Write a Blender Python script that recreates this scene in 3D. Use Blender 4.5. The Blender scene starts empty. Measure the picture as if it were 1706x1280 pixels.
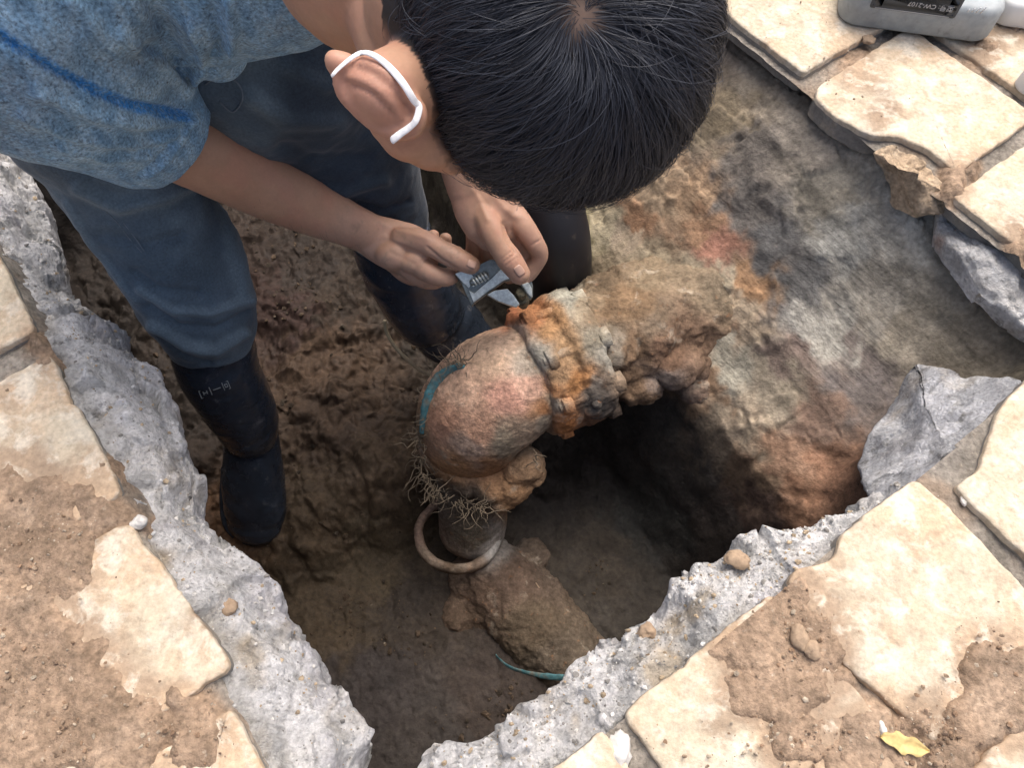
import bpy, math, random
import numpy as np
from mathutils import Vector
random.seed(5); RNG = np.random.default_rng(5)
SC = bpy.context.scene
# ------------------------------------------------------------------ camera, sky, sun, exposure
HC = 0.8; TH = math.radians(27.0); FP = 1300.0
cam_d = bpy.data.cameras.new('camera'); cam = bpy.data.objects.new('camera', cam_d); SC.collection.objects.link(cam)
cam_d.sensor_width = 36.0; cam_d.lens = 36.0*FP/1706.0; cam_d.clip_start = 0.02; cam_d.clip_end = 500
cam.location = (0, 0, HC); cam.rotation_euler = (TH, 0, 0); SC.camera = cam
W = bpy.data.worlds.new('World'); SC.world = W; W.use_nodes = True
SUN_EL, SUN_AZ = math.radians(66), math.radians(25)      # azimuth clockwise from +Y
nt = W.node_tree; nt.nodes.clear()
sky = nt.nodes.new('ShaderNodeTexSky'); sky.sky_type = 'NISHITA'; sky.sun_disc = False
sky.sun_elevation = SUN_EL; sky.sun_rotation = SUN_AZ; sky.air_density = 0.7; sky.dust_density = 7.0; sky.ozone_density = 0.3
bg = nt.nodes.new('ShaderNodeBackground'); bg.inputs[1].default_value = 0.15
wo = nt.nodes.new('ShaderNodeOutputWorld'); nt.links.new(sky.outputs[0], bg.inputs[0]); nt.links.new(bg.outputs[0], wo.inputs[0])
sd = bpy.data.lights.new('sun', 'SUN'); sd.energy = 1.5; sd.angle = math.radians(50); sd.color = (1.0, 0.98, 0.955)
sun = bpy.data.objects.new('sun', sd); SC.collection.objects.link(sun)
sdir = Vector((math.sin(SUN_AZ)*math.cos(SUN_EL), math.cos(SUN_AZ)*math.cos(SUN_EL), math.sin(SUN_EL)))
sun.rotation_euler = sdir.to_track_quat('Z', 'Y').to_euler(); sun.location = (1, 1, 4)
vs = SC.view_settings; vs.view_transform = 'Standard'; vs.look = 'None'; vs.gamma = 1; vs.exposure = 0.60; vs.use_curve_mapping = False
try: SC.cycles.max_bounces = 8; SC.cycles.diffuse_bounces = 4
except Exception: pass

# ------------------------------------------------------------------ photo-geometry helpers
cT, sT = math.cos(TH), math.sin(TH)
def ray(px, py):
    a = (px-853)/FP; b = (640-py)/FP
    return np.array([a, cT*b+sT, sT*b-cT])
def P(px, py, z=0.0):                 # where the sight line meets height z
    r = ray(px, py); return np.array([0, 0, HC]) + r*(z-HC)/r[2]
def PD(px, py, d):                    # point at depth d along the viewing axis
    return np.array([0, 0, HC]) + ray(px, py)*d
def pix(p):                           # world -> photo pixels (lays out stains, painted shade, folds and hairline)
    q = p-np.array([0, 0, HC]); dep = q[:, 1]*sT-q[:, 2]*cT; up = q[:, 1]*cT+q[:, 2]*sT
    dep = np.maximum(dep, .05)
    return 853+FP*q[:, 0]/dep, 640-FP*up/dep
UH = np.array([.8126, .583, 0]); VH = np.array([-.583, .8126, 0])   # the pavement's grid directions
def UV(u, v, z=0.0): return u*UH+v*VH+np.array([0, 0, z])
def uv_of(p): return p@UH, p@VH
def nrm(a): a = np.asarray(a, float); return a/(np.linalg.norm(a)+1e-12)

# ------------------------------------------------------------------ noise
PERM = RNG.permutation(512).astype(np.int64); G3 = RNG.normal(size=(512, 3)); G3 /= np.linalg.norm(G3, axis=1)[:, None]
def perlin(p):
    p = np.asarray(p, float); i = np.floor(p).astype(np.int64); f = p-i; w = f*f*f*(f*(f*6-15)+10)
    out = 0
    for dx in (0, 1):
        for dy in (0, 1):
            for dz in (0, 1):
                h = PERM[(PERM[(PERM[(i[:, 0]+dx) & 511]+i[:, 1]+dy) & 511]+i[:, 2]+dz) & 511]
                g = G3[h]; d = (f[:, 0]-dx)*g[:, 0]+(f[:, 1]-dy)*g[:, 1]+(f[:, 2]-dz)*g[:, 2]
                out = out+d*(w[:, 0] if dx else 1-w[:, 0])*(w[:, 1] if dy else 1-w[:, 1])*(w[:, 2] if dz else 1-w[:, 2])
    return out*1.6
def fbm(p, s, o=4, g=.5, seed=0):
    p = np.asarray(p, float)*s+seed*17.31; a = 1; r = 0; t = 0
    for k in range(o): r = r+a*perlin(p); t += a; a *= g; p = p*2.03+5.7
    return r/t
def ridge(p, s, o=4, seed=0):
    p = np.asarray(p, float)*s+seed*11.7; a = 1; r = 0; t = 0
    for k in range(o): r = r+a*(1-2*np.abs(perlin(p))); t += a; a *= .5; p = p*2.07+3.1
    return r/t
def cell(p, s, seed=0):               # distance to nearest feature point and 2nd minus 1st
    p = np.asarray(p, float)*s+seed*7.7; i = np.floor(p).astype(np.int64); d1 = np.full(len(p), 9.); d2 = d1.copy(); idv = np.zeros(len(p))
    for dx in (-1, 0, 1):
        for dy in (-1, 0, 1):
            for dz in (-1, 0, 1):
                h = PERM[(PERM[(PERM[(i[:, 0]+dx) & 511]+i[:, 1]+dy) & 511]+i[:, 2]+dz) & 511]
                q = i+np.array([dx, dy, dz])+.5+G3[h]*.42
                d = np.linalg.norm(p-q, axis=1); m = d < d1
                d2 = np.where(m, d1, np.minimum(d2, d)); idv = np.where(m, h/512., idv); d1 = np.where(m, d, d1)
    return d1, d2-d1, idv
def sstep(a, b, x): t = np.clip((x-a)/(b-a), 0, 1); return t*t*(3-2*t)

# ------------------------------------------------------------------ object helpers
def tag(o, label=None, cat=None, group=None, kind=None):
    for k, v in (('label', label), ('category', cat), ('group', group), ('kind', kind)):
        if v: o[k] = v
    return o
def empty(name, loc, label=None, cat=None, group=None, kind=None):
    o = bpy.data.objects.new(name, None); o.empty_display_size = .05; SC.collection.objects.link(o); o.location = loc
    return tag(o, label, cat, group, kind)
def wloc(o):
    l = np.zeros(3)
    while o is not None: l = l+np.array(o.location); o = o.parent
    return l
def obj(name, V, F, mat, parent=None, smooth=True, org=None, attrs=None, mats=None, fmat=None):
    V = np.asarray(V, float)
    if parent is not None: o0 = np.zeros(3) if org is None else np.asarray(org, float)-wloc(parent); base = wloc(parent)+o0
    else:
        base = np.array([*(V[:, :2].mean(0)), V[:, 2].min()]) if org is None else np.asarray(org, float); o0 = base
    me = bpy.data.meshes.new(name)
    if isinstance(F, np.ndarray):
        n, k = F.shape; me.vertices.add(len(V)); me.vertices.foreach_set('co', (V-base).ravel())
        me.loops.add(n*k); me.loops.foreach_set('vertex_index', F.ravel().astype(np.int32))
        me.polygons.add(n); me.polygons.foreach_set('loop_start', np.arange(0, n*k, k, dtype=np.int32)); me.polygons.foreach_set('loop_total', np.full(n, k, dtype=np.int32))
        me.update(calc_edges=True); me.validate()
    else: me.from_pydata((V-base).tolist(), [], [list(map(int, f)) for f in F])
    me.polygons.foreach_set('use_smooth', np.full(len(me.polygons), bool(smooth)))
    for m in (mats or [mat]): me.materials.append(m)
    if fmat is not None: me.polygons.foreach_set('material_index', np.asarray(fmat, dtype=np.int32))
    for k, a in (attrs or {}).items():
        a = np.asarray(a, float)
        if a.ndim == 2:
            c = me.attributes.new(k, 'FLOAT_COLOR', 'POINT'); c.data.foreach_set('color', np.concatenate([a, np.ones((len(a), 1))], 1).ravel())
        else:
            c = me.attributes.new(k, 'FLOAT', 'POINT'); c.data.foreach_set('value', a)
    me.update(); o = bpy.data.objects.new(name, me); SC.collection.objects.link(o); o.location = o0
    if parent is not None: o.parent = parent
    return o
def gridF(nu, nv, closeu=False):
    i = np.arange(nu if closeu else nu-1)[:, None]; j = np.arange(nv-1)[None, :]; i2 = (i+1) % nu
    a = i*nv+j; b = i2*nv+j; c = i2*nv+j+1; d = i*nv+j+1
    return np.stack([a, b, c, d], -1).reshape(-1, 4)
def catmull(pts, n):
    pts = np.asarray(pts, float); 
    if pts.ndim == 1: pts = pts[:, None]
    m = len(pts); t = np.linspace(0, m-1, n); i = np.minimum(t.astype(int), m-2); f = (t-i)[:, None]
    g = lambda k: pts[np.clip(k, 0, m-1)]
    p0, p1, p2, p3 = g(i-1), g(i), g(i+1), g(i+2)
    return .5*((2*p1)+(-p0+p2)*f+(2*p0-5*p1+4*p2-p3)*f**2+(-p0+3*p1-3*p2+p3)*f**3)
def tube(pts, rad, n=24, seg=None, ref=None, asp=1.0, cap=True, capf=.7):
    """swept elliptical tube; asp (scalar or per point) scales the axis lying along ref"""
    pts = np.asarray(pts, float); m = len(pts); seg = seg or (m-1)*8+1
    C = catmull(pts, seg); R = catmull(np.broadcast_to(np.asarray(rad, float), (m,)), seg)[:, 0]; A = catmull(np.broadcast_to(np.asarray(asp, float), (m,)), seg)[:, 0]
    T = np.gradient(C, axis=0); T /= np.linalg.norm(T, axis=1)[:, None]+1e-12
    if cap:
        k = 5; ph = np.linspace(math.pi/2, 0, k+1)[:-1]
        c0 = C[0]-T[0]*(R[0]*capf*np.sin(ph))[:, None]; c1 = C[-1]+T[-1]*(R[-1]*capf*np.sin(ph[::-1]))[:, None]
        C = np.concatenate([c0, C, c1]); R = np.concatenate([R[0]*np.maximum(np.cos(ph), .03), R, R[-1]*np.maximum(np.cos(ph[::-1]), .03)])
        A = np.concatenate([[A[0]]*k, A, [A[-1]]*k]); T = np.concatenate([[T[0]]*k, T, [T[-1]]*k])
    r = nrm(ref) if ref is not None else nrm(np.cross(T[0], [.3, .2, .9])); out = []; th = np.linspace(0, 2*math.pi, n, endpoint=False)
    for c, t, q, a in zip(C, T, R, A):
        if ref is not None: r = nrm(ref)
        r = nrm(r-t*(r@t)); s = np.cross(t, r)
        out.append(c+q*(np.cos(th)[:, None]*r*a+np.sin(th)[:, None]*s))
    V = np.concatenate(out); nr = len(C); i = np.arange(nr-1)[:, None]; j = np.arange(n)[None, :]; j2 = (j+1) % n
    F = np.stack([i*n+j, i*n+j2, (i+1)*n+j2, (i+1)*n+j], -1).reshape(-1, 4)
    if cap:
        V = np.concatenate([V, C[:1], C[-1:]]); a, b = len(V)-2, len(V)-1
        jj = np.arange(n); j3 = (jj+1) % n
        # degenerate quads keep one array type
        F = np.concatenate([F, np.stack([jj*0+a, j3, jj, jj], -1), np.stack([jj*0+b, (nr-1)*n+jj, (nr-1)*n+j3, (nr-1)*n+j3], -1)])
    return V, F
def clean(V, F):                      # quads with a repeated corner become triangles
    return V, [tuple(dict.fromkeys(f)) for f in F.tolist()]
def merge(parts):
    Vs, Fs, o = [], [], 0
    for V, F in parts:
        Vs.append(V)
        if isinstance(F, np.ndarray): Fs += [tuple(dict.fromkeys(x)) for x in (F+o).tolist()]
        else: Fs += [tuple(q+o for q in f) for f in F]
        o += len(V)
    return np.concatenate(Vs), Fs
def sphere(c, ax, frame=None, nu=28, nv=18):
    th = np.linspace(0, math.pi, nv); ph = np.linspace(0, 2*math.pi, nu, endpoint=False)
    d = np.stack([np.outer(np.cos(ph), np.sin(th)), np.outer(np.sin(ph), np.sin(th)), np.outer(np.ones(nu), np.cos(th))], -1).reshape(-1, 3)*np.asarray(ax)
    fr = np.eye(3) if frame is None else np.asarray(frame)
    return np.asarray(c)+d@fr, gridF(nu, nv, True)
def box(c, half, frame=None):
    s = np.array([[x, y, z] for x in (-1, 1) for y in (-1, 1) for z in (-1, 1)], float)*np.asarray(half); fr = np.eye(3) if frame is None else np.asarray(frame)
    return np.asarray(c)+s@fr, np.array([[0, 1, 3, 2], [4, 6, 7, 5], [0, 4, 5, 1], [2, 3, 7, 6], [0, 2, 6, 4], [1, 5, 7, 3]])
def normals(V, F):
    t = np.array([f[:3] for f in F]) if not isinstance(F, np.ndarray) else F[:, :3]
    n = np.cross(V[t[:, 1]]-V[t[:, 0]], V[t[:, 2]]-V[t[:, 0]]); N = np.zeros_like(V)
    for k in range(3): np.add.at(N, t[:, k], n)
    return N/(np.linalg.norm(N, axis=1)[:, None]+1e-12)
def remesh(V, F, voxel, smooth=3, fac=.5):
    me = bpy.data.meshes.new('tmp'); me.from_pydata(V.tolist(), [], [list(map(int, f)) for f in F]); o = bpy.data.objects.new('tmp', me); SC.collection.objects.link(o)
    m = o.modifiers.new('r', 'REMESH'); m.mode = 'VOXEL'; m.voxel_size = voxel
    if smooth: s = o.modifiers.new('s', 'SMOOTH'); s.iterations = smooth; s.factor = fac
    e = o.evaluated_get(bpy.context.evaluated_depsgraph_get()); m2 = e.to_mesh()
    n = len(m2.vertices); v = np.empty(n*3); m2.vertices.foreach_get('co', v); k = len(m2.polygons); lt = np.empty(k, np.int32); m2.polygons.foreach_get('loop_total', lt)
    li = np.empty(len(m2.loops), np.int32); m2.loops.foreach_get('vertex_index', li)
    f = li.reshape(-1, 4) if (lt == 4).all() else [tuple(p.vertices) for p in m2.polygons]
    e.to_mesh_clear(); bpy.data.objects.remove(o); bpy.data.meshes.remove(me)
    return v.reshape(-1, 3), f
def poly_prism(pts, n, th):           # closed outline (3D, coplanar) extruded by th along n
    pts = np.asarray(pts); m = len(pts); V = np.concatenate([pts, pts+np.asarray(n)*th])
    return V, [tuple(range(m))[::-1], tuple(range(m, 2*m))]+[(i, (i+1) % m, m+(i+1) % m, m+i) for i in range(m)]
def blobcol(V, pts, warp=25, sharp=60, ws=14, seed=0):
    """colour of soil and rust patches, some with painted shade, laid out from points (photo x, photo y, r, g, b)"""
    x, y = pix(V); w = fbm(V, ws, 4, seed=seed)*warp*2; w2 = fbm(V+9, ws, 4, seed=seed+1)*warp*2
    pts = np.array(pts, float); C = np.zeros((len(V), 3)); S = np.zeros(len(V))
    for p in pts:
        d2 = (x+w-p[0])**2+(y+w2-p[1])**2; k = 1/(d2/sharp**2+.02)**2.5; C += k[:, None]*p[2:5]; S += k
    return C/S[:, None]

# ------------------------------------------------------------------ materials
def mat(name, col=(.5, .5, .5), rough=.8, attr=None, n1=(30, .25), n2=(160, .2), bump=((60, .3, .004), (300, .2, .001)), tint=None, spec=.3, streak=None, rvar=.0, metal=0, sheen=0, sss=0, coat=0):
    m = bpy.data.materials.new(name); m.use_nodes = True; t = m.node_tree; N = t.nodes; L = t.links; b = N['Principled BSDF']
    b.inputs['Roughness'].default_value = rough; b.inputs['Specular IOR Level'].default_value = spec; b.inputs['Metallic'].default_value = metal
    if sheen: b.inputs['Sheen Weight'].default_value = sheen; b.inputs['Sheen Roughness'].default_value = .4
    if sss: b.inputs['Subsurface Weight'].default_value = sss; b.inputs['Subsurface Radius'].default_value = (.012, .004, .002); b.inputs['Subsurface Scale'].default_value = .3
    if coat: b.inputs['Coat Weight'].default_value = coat; b.inputs['Coat Roughness'].default_value = .15
    tc = N.new('ShaderNodeTexCoord'); vec = tc.outputs['Object']
    def noise(s, d=6, r=.6, v=None, dist=0):
        q = N.new('ShaderNodeTexNoise'); q.inputs['Scale'].default_value = s; q.inputs['Detail'].default_value = d; q.inputs['Roughness'].default_value = r; q.inputs['Distortion'].default_value = dist; L.new(v or vec, q.inputs['Vector']); return q
    def mr(src, a, c, lo=.3, hi=.7):
        q = N.new('ShaderNodeMapRange'); q.inputs[1].default_value = lo; q.inputs[2].default_value = hi; q.inputs[3].default_value = a; q.inputs[4].default_value = c; L.new(src, q.inputs[0]); return q.outputs[0]
    if attr: a = N.new('ShaderNodeAttribute'); a.attribute_name = attr; cur = a.outputs['Color']
    else: a = N.new('ShaderNodeRGB'); a.outputs[0].default_value = (*col, 1); cur = a.outputs[0]
    def mixc(kind, fac, c1, c2):
        q = N.new('ShaderNodeMix'); q.data_type = 'RGBA'; q.blend_type = kind; q.clamp_factor = True
        if isinstance(fac, (int, float)): q.inputs[0].default_value = fac
        else: L.new(fac, q.inputs[0])
        for s, k in ((c1, 6), (c2, 7)):
            if isinstance(s, tuple): q.inputs[k].default_value = (*s, 1)
            else: L.new(s, q.inputs[k])
        return q.outputs[2]
    for (sc_, c2, lo, hi, fac) in (tint or []):
        cur = mixc('MIX', mr(noise(sc_, 7, .62, dist=.3).outputs['Fac'], 0, fac, lo, hi), cur, c2)
    for s, k in (n1, n2):
        if k: 
            f = mr(noise(s).outputs['Fac'], 1-k, 1+k); g = N.new('ShaderNodeCombineXYZ')
            for i in range(3): L.new(f, g.inputs[i])
            cur = mixc('MULTIPLY', 1.0, cur, g.outputs[0])
    L.new(cur, b.inputs['Base Color'])
    last = None
    for (s, st, dist) in bump:
        q = N.new('ShaderNodeBump'); q.inputs['Strength'].default_value = st; q.inputs['Distance'].default_value = dist
        L.new(noise(s, 8, .65).outputs['Fac'], q.inputs['Height'])
        if last: L.new(last, q.inputs['Normal'])
        last = q.outputs[0]
    if streak:
        mp = N.new('ShaderNodeMapping'); mp.vector_type = 'TEXTURE'; mp.inputs['Rotation'].default_value = streak[0]; mp.inputs['Scale'].default_value = streak[1]; L.new(vec, mp.inputs['Vector'])
        nz = noise(1.0, 5, .6, mp.outputs[0]); q = N.new('ShaderNodeBump'); q.inputs['Strength'].default_value = streak[2]; q.inputs['Distance'].default_value = streak[3]
        at = N.new('ShaderNodeAttribute'); at.attribute_name = 'streak'; mm = N.new('ShaderNodeMath'); mm.operation = 'MULTIPLY'
        L.new(nz.outputs['Fac'], mm.inputs[0]); L.new(at.outputs['Fac'], mm.inputs[1]); L.new(mm.outputs[0], q.inputs['Height'])
        if last: L.new(last, q.inputs['Normal'])
        last = q.outputs[0]
        f = mr(mm.outputs[0], .82, 1.2, .2, .75)   # paler scrape lines
        mk = N.new('ShaderNodeMix'); mk.inputs[2].default_value = 1.0; L.new(at.outputs['Fac'], mk.inputs[0]); L.new(f, mk.inputs[3])
        g = N.new('ShaderNodeCombineXYZ')
        for i in range(3): L.new(mk.outputs[0], g.inputs[i])
        cur = mixc('MULTIPLY', 1.0, cur, g.outputs[0]); L.new(cur, b.inputs['Base Color'])
    if last: L.new(last, b.inputs['Normal'])
    if rvar: L.new(mr(noise(25).outputs['Fac'], rough-rvar, rough+rvar), b.inputs['Roughness'])
    return m
ANG = math.atan2(VH[1], VH[0])
M = {}
M['soil'] = mat('wet_clay', attr='col', rough=.75, n1=(22, .28), n2=(130, .34), bump=((45, .4, .009), (190, .6, .0035)), spec=.35, rvar=.15,
    streak=((0, 0, ANG), (.20, .007, .007), .65, .005))
M['tile'] = mat('cream_paving', attr='col', rough=.88, n1=(14, .14), n2=(170, .2), bump=((50, .6, .005), (260, .55, .0016)),
    tint=[(9, (.53, .39, .26), .47, .64, .85), (34, (.68, .62, .51), .50, .62, .7), (22, (.38, .29, .20), .57, .72, .7), (75, (.33, .26, .19), .60, .72, .6)])
M['mud'] = mat('dried_mud', attr='col', rough=.95, n1=(24, .3), n2=(150, .38), bump=((55, .7, .009), (230, .8, .0035)), tint=[(90, (.20, .16, .12), .6, .7, .6), (130, (.50, .43, .34), .62, .72, .6)], spec=.15)
M['concrete'] = mat('broken_concrete', attr='col', rough=.9, n1=(25, .2), n2=(170, .26), bump=((55, .7, .009), (220, .85, .0035)),
    tint=[(28, (.62, .62, .61), .52, .66, .6), (70, (.17, .165, .15), .56, .70, .75), (11, (.40, .34, .26), .56, .70, .6), (130, (.7, .69, .67), .62, .7, .7)])
M['iron'] = mat('rusty_iron', attr='col', rough=.92, n1=(28, .32), n2=(150, .34), bump=((45, .7, .010), (200, .7, .0035)), tint=[(45, (.12, .085, .06), .58, .7, .7), (26, (.44, .39, .31), .6, .72, .6), (90, (.42, .20, .09), .62, .74, .5)], spec=.15)
M['skin'] = mat('skin', attr='col', rough=.5, n1=(40, .07), n2=(300, .05), bump=((180, .12, .001), (700, .12, .0004)), sss=.12, spec=.4)
M['hair'] = mat('black_hair', (.040, .045, .058), .55, n1=(60, .25), n2=(0, 0), bump=(), spec=.32)
M['scalp'] = mat('scalp_hair_base', attr='col', rough=.8, n1=(200, .2), n2=(0, 0), bump=((400, .4, .001),))
M['shirt'] = mat('heather_knit', attr='col', rough=.95, n1=(60, .12), n2=(380, .55), bump=((500, .5, .0012), (120, .3, .002)), sheen=.1, tint=[(260, (.20, .36, .52), .48, .58, .7), (240, (.06, .09, .13), .56, .66, .7)])
M['denim'] = mat('dark_denim', attr='col', rough=.92, n1=(16, .2), n2=(350, .25), bump=((600, .35, .0008), (40, .3, .004)), sheen=.15)
M['rubber'] = mat('black_rubber', (.024, .032, .046), .24, n1=(15, .3), n2=(80, .2), bump=((30, .15, .003), (200, .1, .0005)), tint=[(18, (.07, .07, .07), .6, .74, .4), (30, (.22, .22, .22), .62, .74, .5)], spec=.5, rvar=.1, coat=.35)
M['rubber2'] = mat('black_plastic', (.014, .014, .017), .5, n1=(15, .2), n2=(80, .1), bump=((30, .1, .002),), tint=[(30, (.10, .08, .06), .62, .75, .5)])
M['steel'] = mat('worn_steel', (.56, .60, .57), .42, n1=(50, .2), n2=(200, .2), bump=((120, .3, .0012),), metal=.55, rvar=.1, tint=[(60, (.25, .25, .2), .55, .7, .5)])
M['steel2'] = mat('dark_steel', (.2, .22, .21), .45, n1=(50, .2), n2=(200, .2), bump=((120, .2, .0008),), metal=.7, rvar=.1)
M['white'] = mat('white_elastic', (.82, .83, .84), .8, n1=(0, 0), n2=(600, .06), bump=((900, .2, .0004),), sheen=.2)
M['teal'] = mat('teal_strap', (.07, .18, .20), .7, n1=(50, .35), n2=(200, .2), bump=((100, .3, .001),), tint=[(40, (.2, .15, .1), .5, .65, .7)])
M['straw'] = mat('dry_roots', (.15, .12, .085), .9, n1=(50, .3), n2=(0, 0), bump=())
M['case'] = mat('grey_plastic', (.31, .345, .36), .5, n1=(12, .15), n2=(90, .12), bump=((40, .1, .002), (300, .15, .0005)), tint=[(10, (.43, .44, .42), .5, .68, .5), (60, (.2, .21, .2), .6, .72, .6)], rvar=.1)
M['labelp'] = mat('label_plate', (.07, .08, .09), .5, n1=(30, .1), n2=(0, 0), bump=())
M['labelw'] = mat('label_print', (.55, .57, .58), .6, n1=(0, 0), n2=(300, .15), bump=())
M['whitep'] = mat('white_plastic', (.75, .75, .73), .45, n1=(20, .06), n2=(0, 0), bump=())
M['cream'] = mat('cream_rubber', (.45, .38, .25), .7, n1=(30, .2), n2=(0, 0), bump=())
M['stone'] = mat('pale_stone', (.62, .60, .56), .85, n1=(60, .15), n2=(200, .15), bump=((150, .4, .002),))
M['stone2'] = mat('brown_stone', (.34, .25, .17), .9, n1=(60, .2), n2=(200, .2), bump=((150, .5, .002),))
M['stitch'] = mat('stitching', (.13, .16, .19), .9, n1=(50, .3), n2=(0, 0), bump=())
M['leaf'] = mat('dry_leaf', (.55, .42, .18), .7, n1=(60, .2), n2=(200, .2), bump=((100, .3, .001),))
M['subsoil'] = mat('subsoil', (.17, .12, .085), .95, n1=(20, .2), n2=(100, .2), bump=((40, .5, .01),))
exec_parts = []
# ------------------------------------------------------------------ SETTING: ground, paving, soil pit
S8 = .8
PU0, PU1, PV0, PV1 = -.225*S8, 1.083*S8, -.018*S8, 1.95*S8          # outline of the opening in grid coordinates
def rect_frame(a, b, name, z, m):
    (a0, a1, b0, b1), (c0, c1, d0, d1) = a, b
    V = [UV(u, v, z) for u, v in ((a0, b0), (a1, b0), (a1, b1), (a0, b1), (c0, d0), (c1, d0), (c1, d1), (c0, d1))]
    return tag(obj(name, V, [(4, 5, 1, 0), (5, 6, 2, 1), (6, 7, 3, 2), (7, 4, 0, 3)], m, smooth=False, org=(0, 0, z)), kind='structure')
rect_frame((PU0-.05, PU1+.03, PV0-.05, PV1), (-150, 150, -150, 150), 'ground', -.05, M['subsoil'])

# soil sheet of the pit: floor, banks and walls in one height field
nu, nv = 440, 500
uu, vv = np.meshgrid(np.linspace(-.42, .95, nu), np.linspace(-.16, 1.62, nv), indexing='ij'); u, v = uu.ravel(), vv.ravel()
B0 = u[:, None]*UH+v[:, None]*VH
wb = fbm(B0, 3, 3, seed=2)*.05+fbm(B0, 9, 3, seed=8)*.011
us = u+wb
bank = np.interp(us, [.36, .44, .545, .66, .78, .866, .9], [-1.05, -.72, -.33, -.215, -.125, -.052, -.04])-.035*sstep(.30, .18, v)*sstep(.6, .75, us)
cor = -.10-(v+.0)*2.6-np.maximum(0, .62-us)*3.5+fbm(B0, 10, 3, seed=5)*.05
left = -.66+np.maximum(0, -.20-us)*5.0
bott = -.78+np.maximum(0, -.01-v)*7.0
far = -.7+np.maximum(0, v-1.3)*2.2
fl = -.575-.225*sstep(.56, .27, v+.25*(u-.1))+.03*sstep(.1, .0, np.abs(u-.12))*sstep(.4, .6, v)
lump = fbm(B0, 4.5, 5, .55, seed=3)*.06+np.abs(fbm(B0, 12, 5, .6, seed=4))*.05
c1, c2, ci_ = cell(B0+fbm(B0, 9, 4)[:, None]*.05, 8, 3); d1, d2, di_ = cell(B0+fbm(B0, 20, 3)[:, None]*.02, 24, 4)
mk_ = sstep(-.1, .3, fbm(B0, 3.5, 3, seed=18))
fl = fl+lump+.03*mk_*sstep(.0, .25, c2)*ci_+(.016*sstep(0, .3, d2)*di_)*sstep(-.05, .25, fbm(B0, 5, 3, seed=19))
def smax(a, b, k=.03): h = np.clip(.5+.5*(a-b)/k, 0, 1); return b*(1-h)+a*h+k*h*(1-h)
h = smax(fl, np.minimum(bank, -.03), .05); h = smax(h, np.minimum(cor, -.06), .04); h = smax(h, np.minimum(left, -.14), .04); h = smax(h, np.minimum(bott, -.14), .04); h = smax(h, np.minimum(far, -.06), .05)
onb = sstep(.05, .0, np.abs(h-bank)); V = B0.copy(); V[:, 2] = h
px_, py_ = pix(V)
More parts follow.
